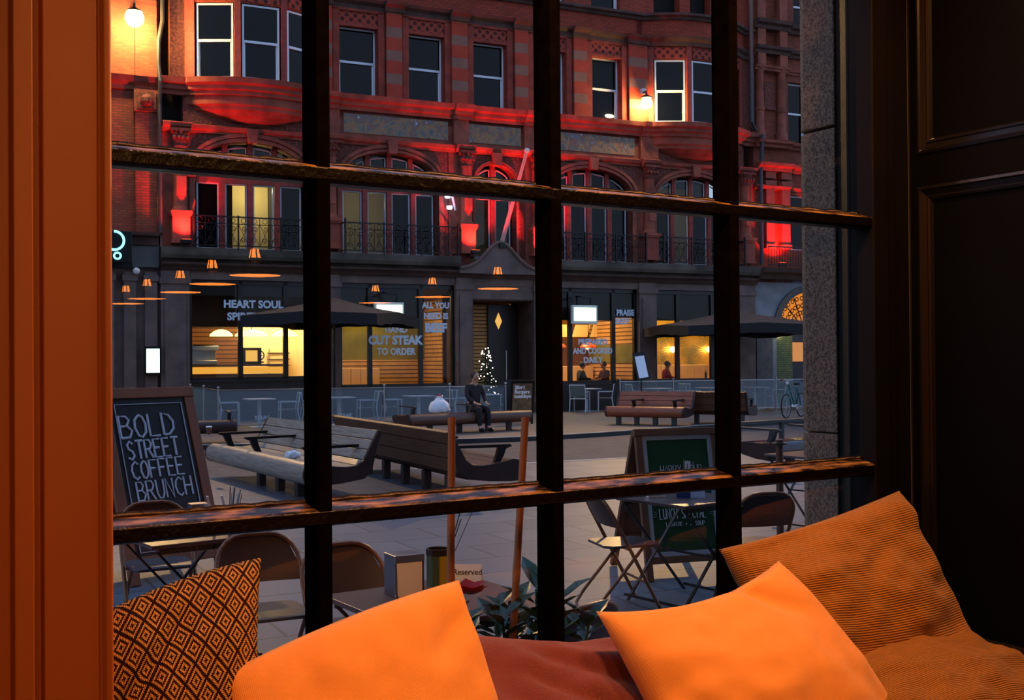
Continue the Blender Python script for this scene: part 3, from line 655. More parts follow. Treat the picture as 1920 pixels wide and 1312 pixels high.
# ---- first floor: arches, lights, columns
FV0 = 4.92
def arch_bay(c, hw, n, crown, spring, ledge, warm=None, lights=None):
    """wide arch of half width hw; spandrel wall, archivolt, transom and lights"""
    seg = 28; h = crown - spring
    arc = [(c - hw*math.cos(PI*i/seg), spring + h*math.sin(PI*i/seg)**0.9) for i in range(seg+1)]
    ex = hw + 0.34
    b = MB()
    # spandrel: strips from the arc up to the cornice
    for (a0, z0), (a1, z1) in zip(arc[:-1], arc[1:]):
        b.prism([(a0, z0), (a1, z1), (a1, 8.32), (a0, 8.32)], lambda x, z: (x, 0.0, z), lambda x, z: (x, 0.42, z))
    b.box(c-ex, c-hw, 0, 0.42, FV0, 8.32); b.box(c+hw, c+ex, 0, 0.42, FV0, 8.32)
    b.build('spandrel_wall', M_terra2, bld)
    b = MB()
    for k0, k1, out in ((1.0, 1.055, 0.07), (1.055, 1.075, 0.03), (1.075, 1.14, 0.10)):
        for i in range(seg):
            q = []
            for j in (i, i+1):
                cs, sn = math.cos(PI*j/seg), math.sin(PI*j/seg)
                q.append((c - hw*k0*cs, spring + (h + hw*(k0-1))*sn**0.9, c - hw*k1*cs, spring + (h + hw*(k1-1))*sn**0.9))
            b.prism([(q[0][0], q[0][1]), (q[1][0], q[1][1]), (q[1][2], q[1][3]), (q[0][2], q[0][3])], lambda x, z: (x, -out, z), lambda x, z: (x, 0.05, z))
    b.box(c-hw*1.14, c-hw*0.99, -0.10, 0.05, spring-0.16, spring); b.box(c+hw*0.99, c+hw*1.14, -0.10, 0.05, spring-0.16, spring)
    b.box(c-hw*1.10, c-hw, -0.04, 0.05, FV0, spring-0.16); b.box(c+hw, c+hw*1.10, -0.04, 0.05, FV0, spring-0.16)
    b.prism([(c-0.12, crown-0.06), (c+0.12, crown-0.06), (c+0.17, crown+0.34), (c-0.17, crown+0.34)], lambda x, z: (x, -0.22, z), lambda x, z: (x, 0.05, z))
    b.build('archivolt', M_terra, bld)
    # transom, mullions
    tv0, tv1 = 6.86, 7.02; y = 0.30
    b = MB(); b.box(c-hw, c+hw, y-0.10, y+0.05, tv0, tv1)
    lw = 2*hw/n; m = 0.075
    for k in range(1, n): b.box(c-hw+k*lw-m, c-hw+k*lw+m, y-0.12, y+0.05, FV0, tv0)
    hk = [c-hw*0.45, c, c+hw*0.45] if n > 2 else [c]
    for u in hk: b.box(u-m, u+m, y-0.10, y+0.05, tv1, spring + h*math.sqrt(max(0, 1-((u-c)/hw)**2)))
    b.build('mullion', M_redframe, bld)
    # arched fanlight glass + rims
    b = MB(); q = [(u, v-0.02) for u, v in arc if v > tv1]; b.prism([(c-hw, tv1)] + [(c-hw, max(tv1+0.01, q[0][1]))] + q[1:-1] + [(c+hw, max(tv1+0.01, q[-1][1])), (c+hw, tv1)], lambda x, z: (x, y, z), lambda x, z: (x, y+0.02, z))
    fg = b.build('fanlight', M_dglass if not lights else M_shopglass, bld)
    b = MB(); edges = [c-hw] + hk + [c+hw]
    for a, d in zip(edges[:-1], edges[1:]):
        pts = []
        for i in range(9):
            u = a+m+0.03 + (d-a-2*m-0.06)*i/8; s = max(0.0, 1-((u-c)/hw)**2); pts.append((u, y-0.03, spring + h*s**0.5 - 0.13))
        pts = [p for p in pts if p[2] > tv1+0.08]
        if len(pts) > 2:
            loop = [(pts[0][0], y-0.03, tv1+0.04)] + pts + [(pts[-1][0], y-0.03, tv1+0.04)]
            b.tube(loop, 0.028, 4, closed=True)
    b.build('fanlight_rim', M_winframe, fg)
    for k in range(n):
        u0, u1 = c-hw+k*lw+m+0.01, c-hw+(k+1)*lw-m-0.01
        b = MB(); w = 0.045
        b.box(u0, u0+w, y-0.03, y+0.03, FV0, tv0); b.box(u1-w, u1, y-0.03, y+0.03, FV0, tv0); b.box(u0+w, u1-w, y-0.03, y+0.03, tv0-w, tv0); b.box(u0+w, u1-w, y-0.03, y+0.03, FV0, FV0+0.07)
        f = b.build('casement', M_winframe, bld)
        MB().box(u0+w, u1-w, y, y+0.01, FV0+0.07, tv0-w).build('pane', (M_shopglass if lights and lights[k] else M_dglass), f)
b2h = 1.58
arch_bay(-9.80, 1.60, 4, 8.05, 7.10, 0, lights=[0, 1, 1, 0])
arch_bay(-5.55, 1.55, 4, 8.05, 7.10, 0, lights=[1, 1, 0, 0])
arch_bay(-2.06, 0.72, 2, 7.92, 7.20, 0, lights=[1, 1])
arch_bay(1.45, 1.55, 4, 8.02, 7.10, 0)
arch_bay(5.50, 1.55, 4, 8.02, 7.10, 0, lights=[0, 1, 0, 0])
b = MB()
for u0, u1 in ((-12.3, -11.7), (-7.9, -7.4), (-3.7, -2.95), (-1.2, -0.35), (3.25, 3.7), (7.3, 8.05)): MB().box(u0, u1, 0, 0.42, 4.5, 8.32).build('pier_wall', M_terra, bld)
for u, w in ((-11.82, 0.24), (-7.50, 0.24), (-3.12, 0.24), (-0.62, 0.24), (3.62, 0.24), (7.62, 0.24)):
    b = MB(); b.box(u-w*1.1, u+w*1.1, -0.34, 0.0, 5.02, 5.14); b.box(u-w, u+w, -0.30, 0.0, 5.14, 5.78); b.box(u-w*1.12, u+w*1.12, -0.35, 0, 5.78, 5.84); b.box(u-w*1.2, u+w*1.2, -0.38, 0, 5.84, 5.93)
    b.build('pedestal', mat('pedestal_terracotta', (150, 74, 56), 0.8, var=0.15, vs=3), bld)
    b = MB(); b.lathe([(w*.95, 5.93), (w*.95, 5.99), (w*.82, 6.03), (w*.80, 6.10), (w*.74, 7.72), (w*.80, 7.76)], (u, -0.10, 0), 16); b.box(u-w*.55, u+w*.55, -0.31, -0.05, 6.35, 6.9)
    b.build('column', M_terra, bld, smooth=True)
    b = MB(); b.lathe([(w*.74, 7.76), (w*.80, 7.84), (w*.95, 8.0), (w*.85, 8.04), (w*1.1, 8.16)], (u, -0.10, 0), 8); b.box(u-w*1.15, u+w*1.15, -0.36, 0, 8.16, 8.24)
    for k in range(4): b.ball((u-w*0.75+k*w*0.5, -0.32, 7.98), 0.06, 6, 4)
    b.build('capital', M_terra2, bld)
# ---- balconies
SLAB = [(0, 4.50), (0.10, 4.50), (0.16, 4.58), (0.40, 4.60), (0.46, 4.70), (0.50, 4.90), (0.0, 4.92)]
b = MB(); b.sweep(path(-12.36, -3.45, bow=False), SLAB); b.sweep(path(-0.6, 8.05, bow=False), SLAB); b.sweep(path(-3.45, -0.6, bow=False), [(0, 4.4), (0.3, 4.4), (0.34, 4.55), (0, 4.60)]); b.build('balcony_slab', M_slab, bld)
b = MB(); b.sweep(path(-12.36, 8.05, bow=False), [(0, 4.28), (0.14, 4.28), (0.2, 4.36), (0.3, 4.44), (0.3, 4.50), (0, 4.52)]); b.build('shopfront_cornice', M_stoned, bld)
def railing(u0, u1, y=-0.46):
    b = MB(); z0, z1 = 4.98, 5.80
    b.bar((u0, y, z1), (u1, y, z1), 0.045, 0.035); b.bar((u0, y, z0), (u1, y, z0), 0.03); b.bar((u0, y, z0+0.62), (u1, y, z0+0.62), 0.02)
    for u in (u0, u1): b.bar((u, y, z1), (u, -0.02, z1), 0.035); b.bar((u, y, z0), (u, -0.02, z0), 0.03); b.bar((u, y-.02, 4.90), (u, y-.02, 5.92), 0.05)
    n = max(2, round((u1-u0)/0.30)); st = (u1-u0)/n
    for k in range(n):
        c = u0 + (k+0.5)*st; b.bar((u0+k*st, y, z0), (u0+k*st, y, z1), 0.016)
        for sgn in (1, -1):                          # scroll pair
            pts = []
            for i in range(15):
                a = i/14*2.6*PI; r = 0.012 + 0.085*i/14
                pts.append((c + sgn*(0.015 + r*math.sin(a)*0.75), y, z0+0.31 + sgn*(0.16) + r*math.cos(a)))
            b.tube(pts, 0.009, 4)
        b.bar((c-st*0.45, y, z0+0.02), (c+st*0.45, y, z0+0.60), 0.012); b.bar((c+st*0.45, y, z0+0.02), (c-st*0.45, y, z0+0.60), 0.012)
        b.tube([(c + 0.07*math.cos(t*PI/4), y, z0+0.72+0.07*math.sin(t*PI/4)) for t in range(8)], 0.008, 4, closed=True)
    for k in range(2): b.bar((u0+(u1-u0)*(k+1)/3, y-.02, 4.86), (u0+(u1-u0)*(k+1)/3, y-.02, 5.84), 0.04)
    b.build('balcony_railing', M_blackmetal, bld)
for u0, u1 in ((-11.5, -7.85), (-7.15, -3.55), (-0.25, 3.25), (3.95, 7.3)): railing(u0, u1)
# curved pediment over the entrance, stone
b = MB(); pts = []
for i in range(25):
    s = -1 + 2*i/24; pts.append((-2.06 + s*1.38, 4.52 + 0.86*math.exp(-(s*1.75)**2*1.3)))
b.prism([(-3.44, 4.4)] + pts + [(-0.68, 4.4)], lambda x, z: (x, -0.34, z), lambda x, z: (x, 0.0, z))
b.tube([(x, -0.36, z+0.03) for x, z in pts], 0.055, 6)
b.build('curved_pediment', M_stone, bld)
# ---- ground floor: stone piers, fascia
b = MB()
for u0, u1 in ((-12.36, -11.58), (-7.68, -7.20), (-3.47, -2.92), (-0.75, -0.28), (3.20, 3.88), (7.14, 8.0)):
    b = MB(); b.box(u0, u1, -0.10, 0.40, 0.0, 4.30); b.box(u0-0.06, u1+0.06, -0.16, 0.40, 0.0, 0.45)
    b.box(u0+0.10, u1-0.10, -0.14, 0.0, 0.6, 3.75); b.box(u0-0.04, u1+0.04, -0.15, 0.0, 3.90, 4.06)
    b.build('stone_pier', M_stone, bld)
b = MB(); b.box(-12.36, 8.0, -0.04, 0.40, 4.04, 4.32); b.box(-2.95, -0.72, -0.02, 0.4, 3.62, 4.1); b.build('stone_lintel', M_stone, bld)
b = MB(); b.box(-12.36, 8.0, 2.9, 3.0, 4.3, 9.0); b.box(-12.36, 8.0, 0.42, 0.6, 9.0, 16); b.box(-12.36, 8.0, 0.42, 3.0, 4.3, 4.42); b.box(-12.36, 8.0, 0.42, 3.0, 8.4, 9.0); b.build('core_wall', mat('interior_core', (20, 16, 14), 0.9), bld)
# stall risers
for u0, u1, v in ((-11.6, -7.66, 1.18), (-7.22, -3.45, 0.90), (-0.30, 3.22, 0.90), (3.86, 7.16, 0.92)): MB().box(u0, u1, 0.08, 0.24, 0.0, v).box(u0, u1, 0.02, 0.26, v-0.06, v).build('stall_riser', mat('riser_dark', (50, 42, 40), 0.5, var=0.2), bld)
# shop window frames and glass
M_shopframe = mat('shopfront_frame_paint', (22, 15, 13), 0.35)
def shop(u0, u1, v0, v1, mull, tv=None, lines=()):
    b = MB(); y = 0.16
    for u in [u0+0.05] + list(mull) + [u1-0.05]: b.box(u-0.07, u+0.07, y-0.06, y+0.06, v0, v1)
    b.box(u0, u1, y-0.06, y+0.06, v1-0.14, v1); b.box(u0, u1, y-0.06, y+0.06, v0, v0+0.08)
    if tv: b.box(u0, u1, y-0.05, y+0.05, tv-0.05, tv+0.05)
    f = b.build('shop_window', M_shopframe, bld)
    ms = [u0] + list(mull) + [u1]
    for a, c in zip(ms[:-1], ms[1:]):
        MB().quad((a, y, v0), (c, y, v0), (c, y, v1), (a, y, v1)).build('pane', M_shopglass, f)
    return f
shop1 = shop(-11.6, -7.66, 1.18, 4.05, (-10.12, -8.80))
shop2 = shop(-7.22, -3.45, 0.90, 4.05, (-6.22, -4.58))
shop4 = shop(-0.30, 3.22, 0.90, 4.05, (0.66, 2.30))
shop5 = shop(3.86, 7.16, 0.92, 4.05, (4.86, 6.30))
for u0, u1, v0 in ((3.86, 7.16, 3.0), (-0.28, 2.28, 2.98), (2.32, 3.2, 3.08), (-7.2, -4.6, 2.95), (-11.58, -7.68, 3.60)): MB().box(u0, u1, 0.20, 0.22, v0, 4.05).build('transom_board', mat('dark_transom_board', (22, 15, 13), 0.5), bld)
MB().box(-11.6, -7.5, 0.9, 1.0, 2.72, 3.9).build('bulkhead', mat('bulkhead_brown', (62, 36, 18), 0.7), bld)
M_vinyl = mat('window_lettering_vinyl', (214, 228, 240), 0.6, emis=None)
def lettering(shopo, txt, u, v, size, bold=0.012, sx=1.0):
    text_part('window_lettering', txt, size, M_vinyl, shopo, Matrix.Translation((u, 0.10, v)), 0.004, bold=bold, sx=sx)
lettering(shop1, 'HEART SOUL', -9.74, 3.26, 0.30, sx=0.98); text_part('window_lettering', 'SPIRIT', 0.30, M_vinyl, shop1, Matrix.Translation((-10.50, 0.09, 2.90)), 0.004, align='LEFT', bold=0.012)
lettering(shop2, 'HAND', -5.39, 2.56, 0.25); lettering(shop2, 'CUT STEAK', -5.41, 2.20, 0.36, 0.02, 0.92); lettering(shop2, 'TO ORDER', -5.39, 1.88, 0.28, sx=0.88)
lettering(shop2, 'ALL YOU', -4.08, 3.32, 0.25, sx=0.88); lettering(shop2, 'NEED IS', -4.08, 2.99, 0.25, sx=0.92); lettering(shop2, 'BEEF', -4.08, 2.58, 0.38, 0.02, 0.95)
lettering(shop4, 'PRAISE', 2.76, 3.16, 0.27, sx=0.85); text_part('window_lettering', 'BEEF', 0.26, M_vinyl, shop4, Matrix.Translation((2.37, 0.09, 2.87)), 0.004, align='LEFT', bold=0.012)
lettering(shop4, 'PREPARED', 1.50, 2.18, 0.26, sx=0.92); lettering(shop4, 'AND COOKED', 1.50, 1.88, 0.26, sx=0.85); lettering(shop4, 'DAILY', 1.50, 1.58, 0.26)
# entrance: recessed porch with slatted side and dark door
b = MB(); b.box(-2.9, -2.86, 0.0, 2.2, 0, 3.62); b.box(-0.80, -0.76, 0.0, 1.6, 0, 3.62); b.box(-2.9, -0.76, 0.0, 2.2, 3.58, 3.64); b.build('porch_lining', M_stoned, bld)
M_slat = band_mat('timber_slats', (206, 150, 82), (70, 38, 18), 0.12, 0.72, rough=0.6, bump=0.5)
MB().box(-2.62, -1.86, 1.15, 1.22, 0.1, 3.5).build('slatted_screen', M_slat, bld)
d = MB().box(-1.88, -0.76, 1.05, 1.12, 0.0, 3.5).build('entrance_door', mat('dark_door', (26, 14, 10), 0.4), bld)
MB().prism([(-1.52, 2.70), (-1.40, 2.96), (-1.52, 3.24), (-1.64, 2.96)], lambda x, z: (x, 1.02, z), lambda x, z: (x, 1.05, z)).build('diamond_light', glow('diamond_glow', (255, 196, 100), 0.9), d)
MB().box(-1.28, -1.24, 1.0, 1.05, 1.0, 2.0).build('door_handle', M_steel, d)
# ================================================================ neighbours of the terracotta building
lb = thing('brick_building', 'dark red brick building with black shopfront at the left edge', 'building', FL, FR)
b = MB(); b.box(-46, -12.36, 0.0, 0.5, 5.25, 16); b.build('wall', M_brickdark, lb)
b = MB(); b.sweep([(-46, 0, 0, -1), (-12.44, 0, 0, -1)], [(0, 9.26), (0.08, 9.26), (0.10, 9.36), (0.22, 9.46), (0.30, 9.60), (0, 9.66)]); b.build('cornice', M_terra, lb)
b = MB(); b.box(-13.02, -12.44, -0.12, 0, 5.3, 16); b.box(-13.06, -12.40, -0.18, 0, 8.66, 9.26); b.build('corner_pilaster', M_brickdark, lb)
b = MB(); b.box(-12.98, -12.48, -0.24, -0.12, 8.72, 9.2); b.ball((-12.73, -0.26, 8.95), 0.18, 8, 5); b.build('carved_block', M_terra2, lb)
b = MB(); b.tube([(-12.30, -0.22, 16), (-12.30, -0.22, 11.2), (-12.42, -0.3, 10.6), (-12.42, -0.3, 9.9), (-12.38, -0.36, 9.5), (-12.38, -0.2, 8.9), (-12.38, -0.2, 5.3)], 0.06, 8); b.build('drainpipe', mat('drainpipe_paint', (60, 56, 52), 0.5), lb)
b = MB(); b.sweep([(-46, 0, 0, -1), (-12.42, 0, 0, -1)], [(0, 4.9), (0.16, 4.95), (0.18, 5.15), (0.32, 5.2), (0.34, 5.28), (0, 5.3)]); b.build('shop_cornice', M_stoned, lb)
b = MB(); b.box(-46, -12.36, -0.06, 0.4, 4.30, 4.95); b.build('fascia', mat('black_fascia', (20, 22, 24), 0.4), lb)
MB().box(-13.12, -12.40, -0.10, -0.06, 4.34, 4.99).build('grey_panel', mat('grey_fascia_panel', (92, 92, 90), 0.6), lb)
b = MB(); b.box(-46, -12.36, 0.05, 0.45, 0, 4.3)
for u in (-14.4, -13.75, -13.18, -12.62): b.box(u-0.16, u+0.16, -0.10, 0.1, 0, 4.2); b.box(u-0.2, u+0.2, -0.14, 0.1, 3.95, 4.12)
b.build('shopfront_pilasters', M_stone, lb)
# projecting sign with a neon ring
sg = thing('projecting_sign', 'black box sign with cyan neon ring sticking out from the brick building', 'sign', fpt(-13.66, -0.55, 4.83), FR)
MB().box(-0.5, 0.48, -0.10, 0.10, -0.42, 0.42).build('sign_box', mat('sign_box_black', (8, 14, 18), 0.35), sg, bevel=0.01)
b = MB(); b.tube([(0.02 + 0.25*math.sin(t*PI/16), -0.125, 0.16 + 0.25*math.cos(t*PI/16)) for t in range(0, 21)], 0.032, 8); b.tube([(0.10 + 0.085*math.cos(t*PI/8), -0.125, -0.25 + 0.085*math.sin(t*PI/8)) for t in range(16)], 0.026, 8, closed=True)
b.build('neon_tube', glow('neon_cyan', (120, 232, 240), 3.2), sg)
MB().bar((0.3, 0.0, 0.42), (0.3, 0.5, 0.46), 0.04).build('bracket', M_blackmetal, sg)
mb_ = thing('menu_case', 'glowing white and green menu case on the dark left shopfront', 'menu board', fpt(-12.60, -0.22, 1.74), FR)
MB().box(-0.23, 0.23, -0.05, 0.08, -0.40, 0.40).build('case', M_blackmetal, mb_, bevel=0.01)
MB().box(-0.175, 0.175, -0.062, -0.05, -0.33, 0.33).build('lit_sheet', glow('menu_case_glow', (208, 255, 232), 3.2), mb_)
light('menu_case_light', 'AREA', (0, -0.12, 0), (0.65, 1.0, 0.82), 5, mb_, 0.3, target=(0, -2, 0))
cm = thing('security_camera', 'white dome camera under the dark left fascia', 'camera', fpt(-13.02, -0.2, 4.22), FR)
MB().ball((0, 0, 0), 0.10, 12, 8).build('dome', mat('dome_white', (235, 235, 235), 0.3), cm, smooth=True); MB().bar((0, 0, 0.05), (0, 0.2, 0.1), 0.05).build('arm', M_blackmetal, cm)

rb = thing('stone_and_brick_building', 'dark brick building with paired columns and a ground-floor arch at the right edge', 'building', FL, FR)
b = MB(); wall_holes(b, 8.05, 40, 4.4, 17, [(9.62, 10.5, 9.5, 11.7), (9.62, 10.6, 5.6, 7.6), (9.9, 10.9, 13.6, 15.5)], 0.0, 0.5); b.build('wall', M_brickdark, rb)
for k, (v0, v1, o) in enumerate(((13.42, 13.72, 0.34), (12.55, 12.80, 0.26), (11.95, 12.12, 0.14), (9.20, 9.44, 0.30), (8.36, 8.62, 0.34), (7.72, 7.84, 0.12), (4.50, 4.86, 0.55))):
    b = MB(); pr = [(0, v0), (o*0.4, v0), (o*0.5, v0+(v1-v0)*.4), (o*0.9, v0+(v1-v0)*.6), (o, v1), (0, v1+0.03)]
    b.sweep([(8.05, 0, 0, -1), (40, 0, 0, -1)], pr); b.sweep([(7.98, -0.20, 0, -1), (9.5, -0.20, 0, -1)], pr); b.build('cornice', M_terra if k not in (0, 1, 6) else M_stoned, rb)
for u in (8.25, 9.22):
    b = MB(); b.lathe([(0.22, 9.5), (0.22, 9.75), (0.17, 9.8), (0.165, 10.5), (0.19, 10.52), (0.19, 10.6), (0.165, 10.62), (0.15, 11.9), (0.2, 12.0), (0.24, 12.15)], (u, -0.12, 0), 14); b.box(u-0.17, u+0.17, -0.30, 0, 12.15, 16)
    b.build('column', M_terra, rb, smooth=True)
b = MB(); b.box(8.52, 8.95, -0.06, 0, 10.7, 11.6); b.box(8.48, 8.99, -0.10, 0, 10.6, 10.72); b.build('carved_panel', M_terra2, rb)
for u in (8.62, 9.32):
    b = MB(); b.box(u-0.18, u+0.18, -0.22, 0, 5.75, 7.9); b.box(u-0.24, u+0.24, -0.28, 0, 7.86, 8.02); b.box(u-0.22, u+0.22, -0.26, 0, 8.1, 8.36); b.box(u-0.22, u+0.22, -0.26, 0, 5.6, 5.75)
    b.build('pilaster', mat('pedestal_terracotta', (0, 0, 0)), rb)
sash(9.62, 10.5, 9.5, 11.7, rb); sash(9.62, 10.6, 5.6, 7.6, rb); sash(9.9, 10.9, 13.6, 15.5, rb)
for u in (7.66, 7.92):
    b = MB(); b.tube([(u, -0.42 if u < 7.8 else -0.16, 16), (u, -0.42 if u < 7.8 else -0.16, 10.0), (7.95, -0.3, 9.75)] if u < 7.8 else [(u, -0.16, 16), (u, -0.16, 9.8)], 0.055, 8); b.build('drainpipe', mat('drainpipe_grey', (52, 56, 62), 0.5), rb)
b = MB(); b.tube([(8.14, -0.42, 9.6), (8.14, -0.30, 8.3), (8.14, -0.30, 5.0)], 0.07, 8); b.build('drainpipe', mat('drainpipe_grey', (0, 0, 0)), rb)
def rail_r(u0, u1):
    b = MB(); y = -0.62
    b.bar((u0, y, 5.62), (u1, y, 5.62), 0.04); b.bar((u0, y, 4.98), (u1, y, 4.98), 0.03)
    for k in range(int((u1-u0)/0.12)+1): b.bar((u0+k*0.12, y, 4.9), (u0+k*0.12, y, 5.62), 0.016)
    b.build('balcony_railing', M_blackmetal, rb)
rail_r(8.2, 11.4)
# ground floor of the right building: pale stone with a glazed arch and a green tiled doorway
b = MB(); R_, uc, vs_ = 1.42, 10.42, 2.75; seg = 20
for i in range(seg):
    a0, a1 = PI*i/seg, PI*(i+1)/seg
    b.prism([(uc-R_*math.cos(a0), vs_+R_*math.sin(a0)), (uc-R_*math.cos(a1), vs_+R_*math.sin(a1)), (uc-R_*math.cos(a1), 4.5), (uc-R_*math.cos(a0), 4.5)], lambda x, z: (x, 0, z), lambda x, z: (x, 0.4, z))
b.box(8.05, uc-R_, 0, 0.4, 0, 4.5); b.box(uc+R_, 40, 0, 0.4, 0, 4.5)
b.build('ground_floor_wall', mat('pale_ground_stone', (128, 132, 140), 0.8, var=0.15, vs=2), rb)
b = MB()
for i in range(seg):
    a0, a1 = PI*i/seg, PI*(i+1)/seg
    q = lambda a, k: (uc-R_*k*math.cos(a), vs_+R_*k*math.sin(a))
    b.prism([q(a0, 0.93), q(a1, 0.93), q(a1, 1.1), q(a0, 1.1)], lambda x, z: (x, -0.08, z), lambda x, z: (x, 0.2, z))
b.box(8.05, 8.75, -0.10, 0.0, 0, 3.0); b.build('arch_surround', mat('grey_arch_stone', (90, 86, 84), 0.8, var=0.2), rb)
b = MB(); q = [(uc-R_*0.93*math.cos(PI*i/16), vs_+R_*0.93*math.sin(PI*i/16)) for i in range(17)]
b.prism(q, lambda x, z: (x, 0.25, z), lambda x, z: (x, 0.28, z)); fl = b.build('fanlight', glow('fanlight_amber', (255, 150, 46), 0.75), rb)
b = MB()
for i in range(9):
    a = PI*i/8; b.bar((uc, 0.2, vs_), (uc-1.3*math.cos(a), 0.2, vs_+1.3*math.sin(a)), 0.03)
for k in range(16):
    a = PI*(k+0.5)/16
    for r0 in (0.6, 0.85, 1.12): b.tube([(uc-r0*math.cos(a)+0.07*math.cos(t*PI/4), 0.2, vs_+r0*math.sin(a)+0.07*math.sin(t*PI/4)) for t in range(8)], 0.018, 4, closed=True)
b.build('fanlight_grille', M_blackmetal, fl)
b = MB(); b.box(9.0, 9.75, 0.05, 0.3, 0, 2.75); b.build('green_tiles', brick_mat('green_glazed_tiles', (96, 110, 40), (72, 88, 30), (44, 50, 24), 0.16, 0.08, rough=0.25), rb)
b = MB(); b.box(9.75, 11.9, 0.2, 0.3, 0, 2.75); b.build('doorway', mat('doorway_dark', (44, 40, 46), 0.5), rb)
b = MB(); b.box(9.82, 10.4, 0.14, 0.19, 1.55, 2.25); b.build('lit_panel', glow('lit_panel_amber', (255, 170, 90), 0.6), rb)
light('tile_lamp', 'POINT', (9.55, -0.5, 2.5), (1.0, 0.8, 0.35), 9, rb, 0.08)

# ================================================================ restaurant interiors
M_cream = mat('interior_cream', (238, 220, 176), 0.8)
M_olive = mat('olive_wall', (112, 104, 34), 0.8, var=0.2, vs=2)
M_tim = band_mat('interior_timber_slats', (214, 160, 96), (92, 54, 26), 0.14, 0.75, rough=0.6, bump=0.4)
M_ban = mat('banquette_cream', (226, 178, 124), 0.7)
M_gold = mat('golden_wall', (196, 148, 40), 0.6, col2=(120, 104, 28), vs=1.6)
M_floorin = mat('restaurant_floor', (60, 40, 28), 0.5)
def hex_mat():
    m = bpy.data.materials.new('hexagon_tiles'); m.use_nodes = True; t = m.node_tree; p = t.nodes['Principled BSDF']; p.inputs['Roughness'].default_value = 0.5
    tcn = N(t, 'ShaderNodeTexCoord'); mp = N(t, 'ShaderNodeMapping'); mp.inputs['Scale'].default_value = (7, 0.01, 7); t.links.new(tcn.outputs['Object'], mp.inputs[0])
    v = N(t, 'ShaderNodeTexVoronoi'); v.inputs['Randomness'].default_value = 0.0; t.links.new(mp.outputs[0], v.inputs['Vector'])
    r = N(t, 'ShaderNodeValToRGB'); r.color_ramp.elements[0].position = 0.28; r.color_ramp.elements[0].color = lin((200, 130, 60)); r.color_ramp.elements[1].position = 0.36; r.color_ramp.elements[1].color = lin((84, 44, 16))
    t.links.new(v.outputs['Distance'], r.inputs[0]); t.links.new(r.outputs[0], p.inputs['Base Color']); return m
room = bld
b = MB(); b.box(-11.6, 10.0, 0.3, 6.0, 0.0, 0.2); b.build('restaurant_floor', M_floorin, room)
b = MB(); b.box(-11.6, 10.0, 0.3, 6.0, 3.9, 4.0); b.build('restaurant_ceiling', mat('restaurant_ceiling', (78, 58, 40), 0.8), room)
for u, y0 in ((-11.75, 0.4), (-7.45, 0.4), (-2.95, 2.3), (-0.6, 2.3), (3.56, 0.4), (9.9, 0.4)):
    MB().box(u-0.05, u+0.05, y0, 5.0, 0.2, 3.9).build('party_wall', M_tim if u in (3.56, -2.95) else M_cream, room)
MB().box(-3.0, -0.55, 2.25, 2.35, 0.2, 3.9).build('porch_back_wall', M_stoned, room)
MB().box(-11.7, -9.4, 4.0, 4.1, 0.2, 3.9).build('timber_back_wall', band_mat('dark_timber_slats', (120, 78, 42), (52, 28, 14), 0.14, 0.75, rough=0.6, bump=0.4), room)
MB().box(-9.4, -7.5, 4.0, 4.1, 0.2, 3.9).build('kitchen_back_wall', M_cream, room)
MB().box(-7.4, -2.3, 4.0, 4.1, 1.72, 3.9).build('olive_back_wall', M_olive, room)
MB().box(-7.4, -2.3, 3.9, 4.1, 0.2, 1.72).build('low_timber_wall', M_tim, room)
MB().box(-0.6, 3.5, 4.0, 4.1, 0.2, 3.9).build('hexagon_wall', hex_mat(), room)
MB().box(3.6, 9.9, 4.0, 4.1, 0.2, 3.9).build('golden_back_wall', M_gold, room)
MB().box(3.49, 3.51, 0.5, 3.9, 1.55, 2.2).build('olive_wall_band', M_olive, room)
def fthing(name, label, cat, u, y, v, group=None): return thing(name, label, cat, fpt(u, y, v), FR, group)
# kitchen bar
t = fthing('bar_counter', 'long lit bar counter behind the HEART SOUL SPIRIT window', 'counter', -9.95, 1.7, 0.2)
MB().box(-1.7, 1.45, 0, 0.6, 0, 1.12).build('base', M_floorin, t); MB().box(-1.75, 1.5, -0.08, 0.7, 1.36, 1.42).build('worktop', mat('worktop', (60, 44, 30), 0.3), t)
MB().box(-1.7, 1.45, -0.03, 0, 1.14, 1.34).build('lit_front', glow('counter_amber', (255, 178, 66), 0.95), t)
t = fthing('coffee_machine', 'coffee machine on the left end of the lit bar counter', 'coffee machine', -10.9, 1.95, 1.62)
MB().box(-0.42, 0.42, -0.2, 0.25, 0, 0.12).box(-0.42, 0.42, 0.05, 0.25, 0.12, 0.5).box(-0.45, 0.45, -0.22, 0.25, 0.42, 0.56).build('body', M_steel, t, bevel=0.01); MB().box(-0.3, 0.3, -0.2, 0.2, 0.56, 0.6).build('cup_tray', M_blackmetal, t)
t = fthing('oven', 'small lit oven beside the coffee machine on the bar', 'oven', -9.45, 2.0, 1.62); MB().box(-0.3, 0.3, -0.2, 0.2, 0, 0.5).build('body', M_blackmetal, t); MB().box(-0.18, 0.18, -0.21, -0.2, 0.08, 0.42).build('window', glow('oven_amber', (255, 190, 90), 1.0), t)
t = fthing('shelf_unit', 'wooden shelf unit against the cream kitchen wall', 'shelf', -8.15, 3.7, 0.2); MB().box(-0.3, 0.3, 0, 0.25, 0, 1.9).build('body', M_cream, t)
b = MB()
for k in range(3): b.box(-0.34, 0.34, -0.04, 0.25, 1.35+k*0.2, 1.38+k*0.2)
b.build('shelf', M_floorin, t)
t = fthing('pedestal_fan', 'round fan on stand at the back of the kitchen', 'fan', -8.95, 3.0, 1.65)
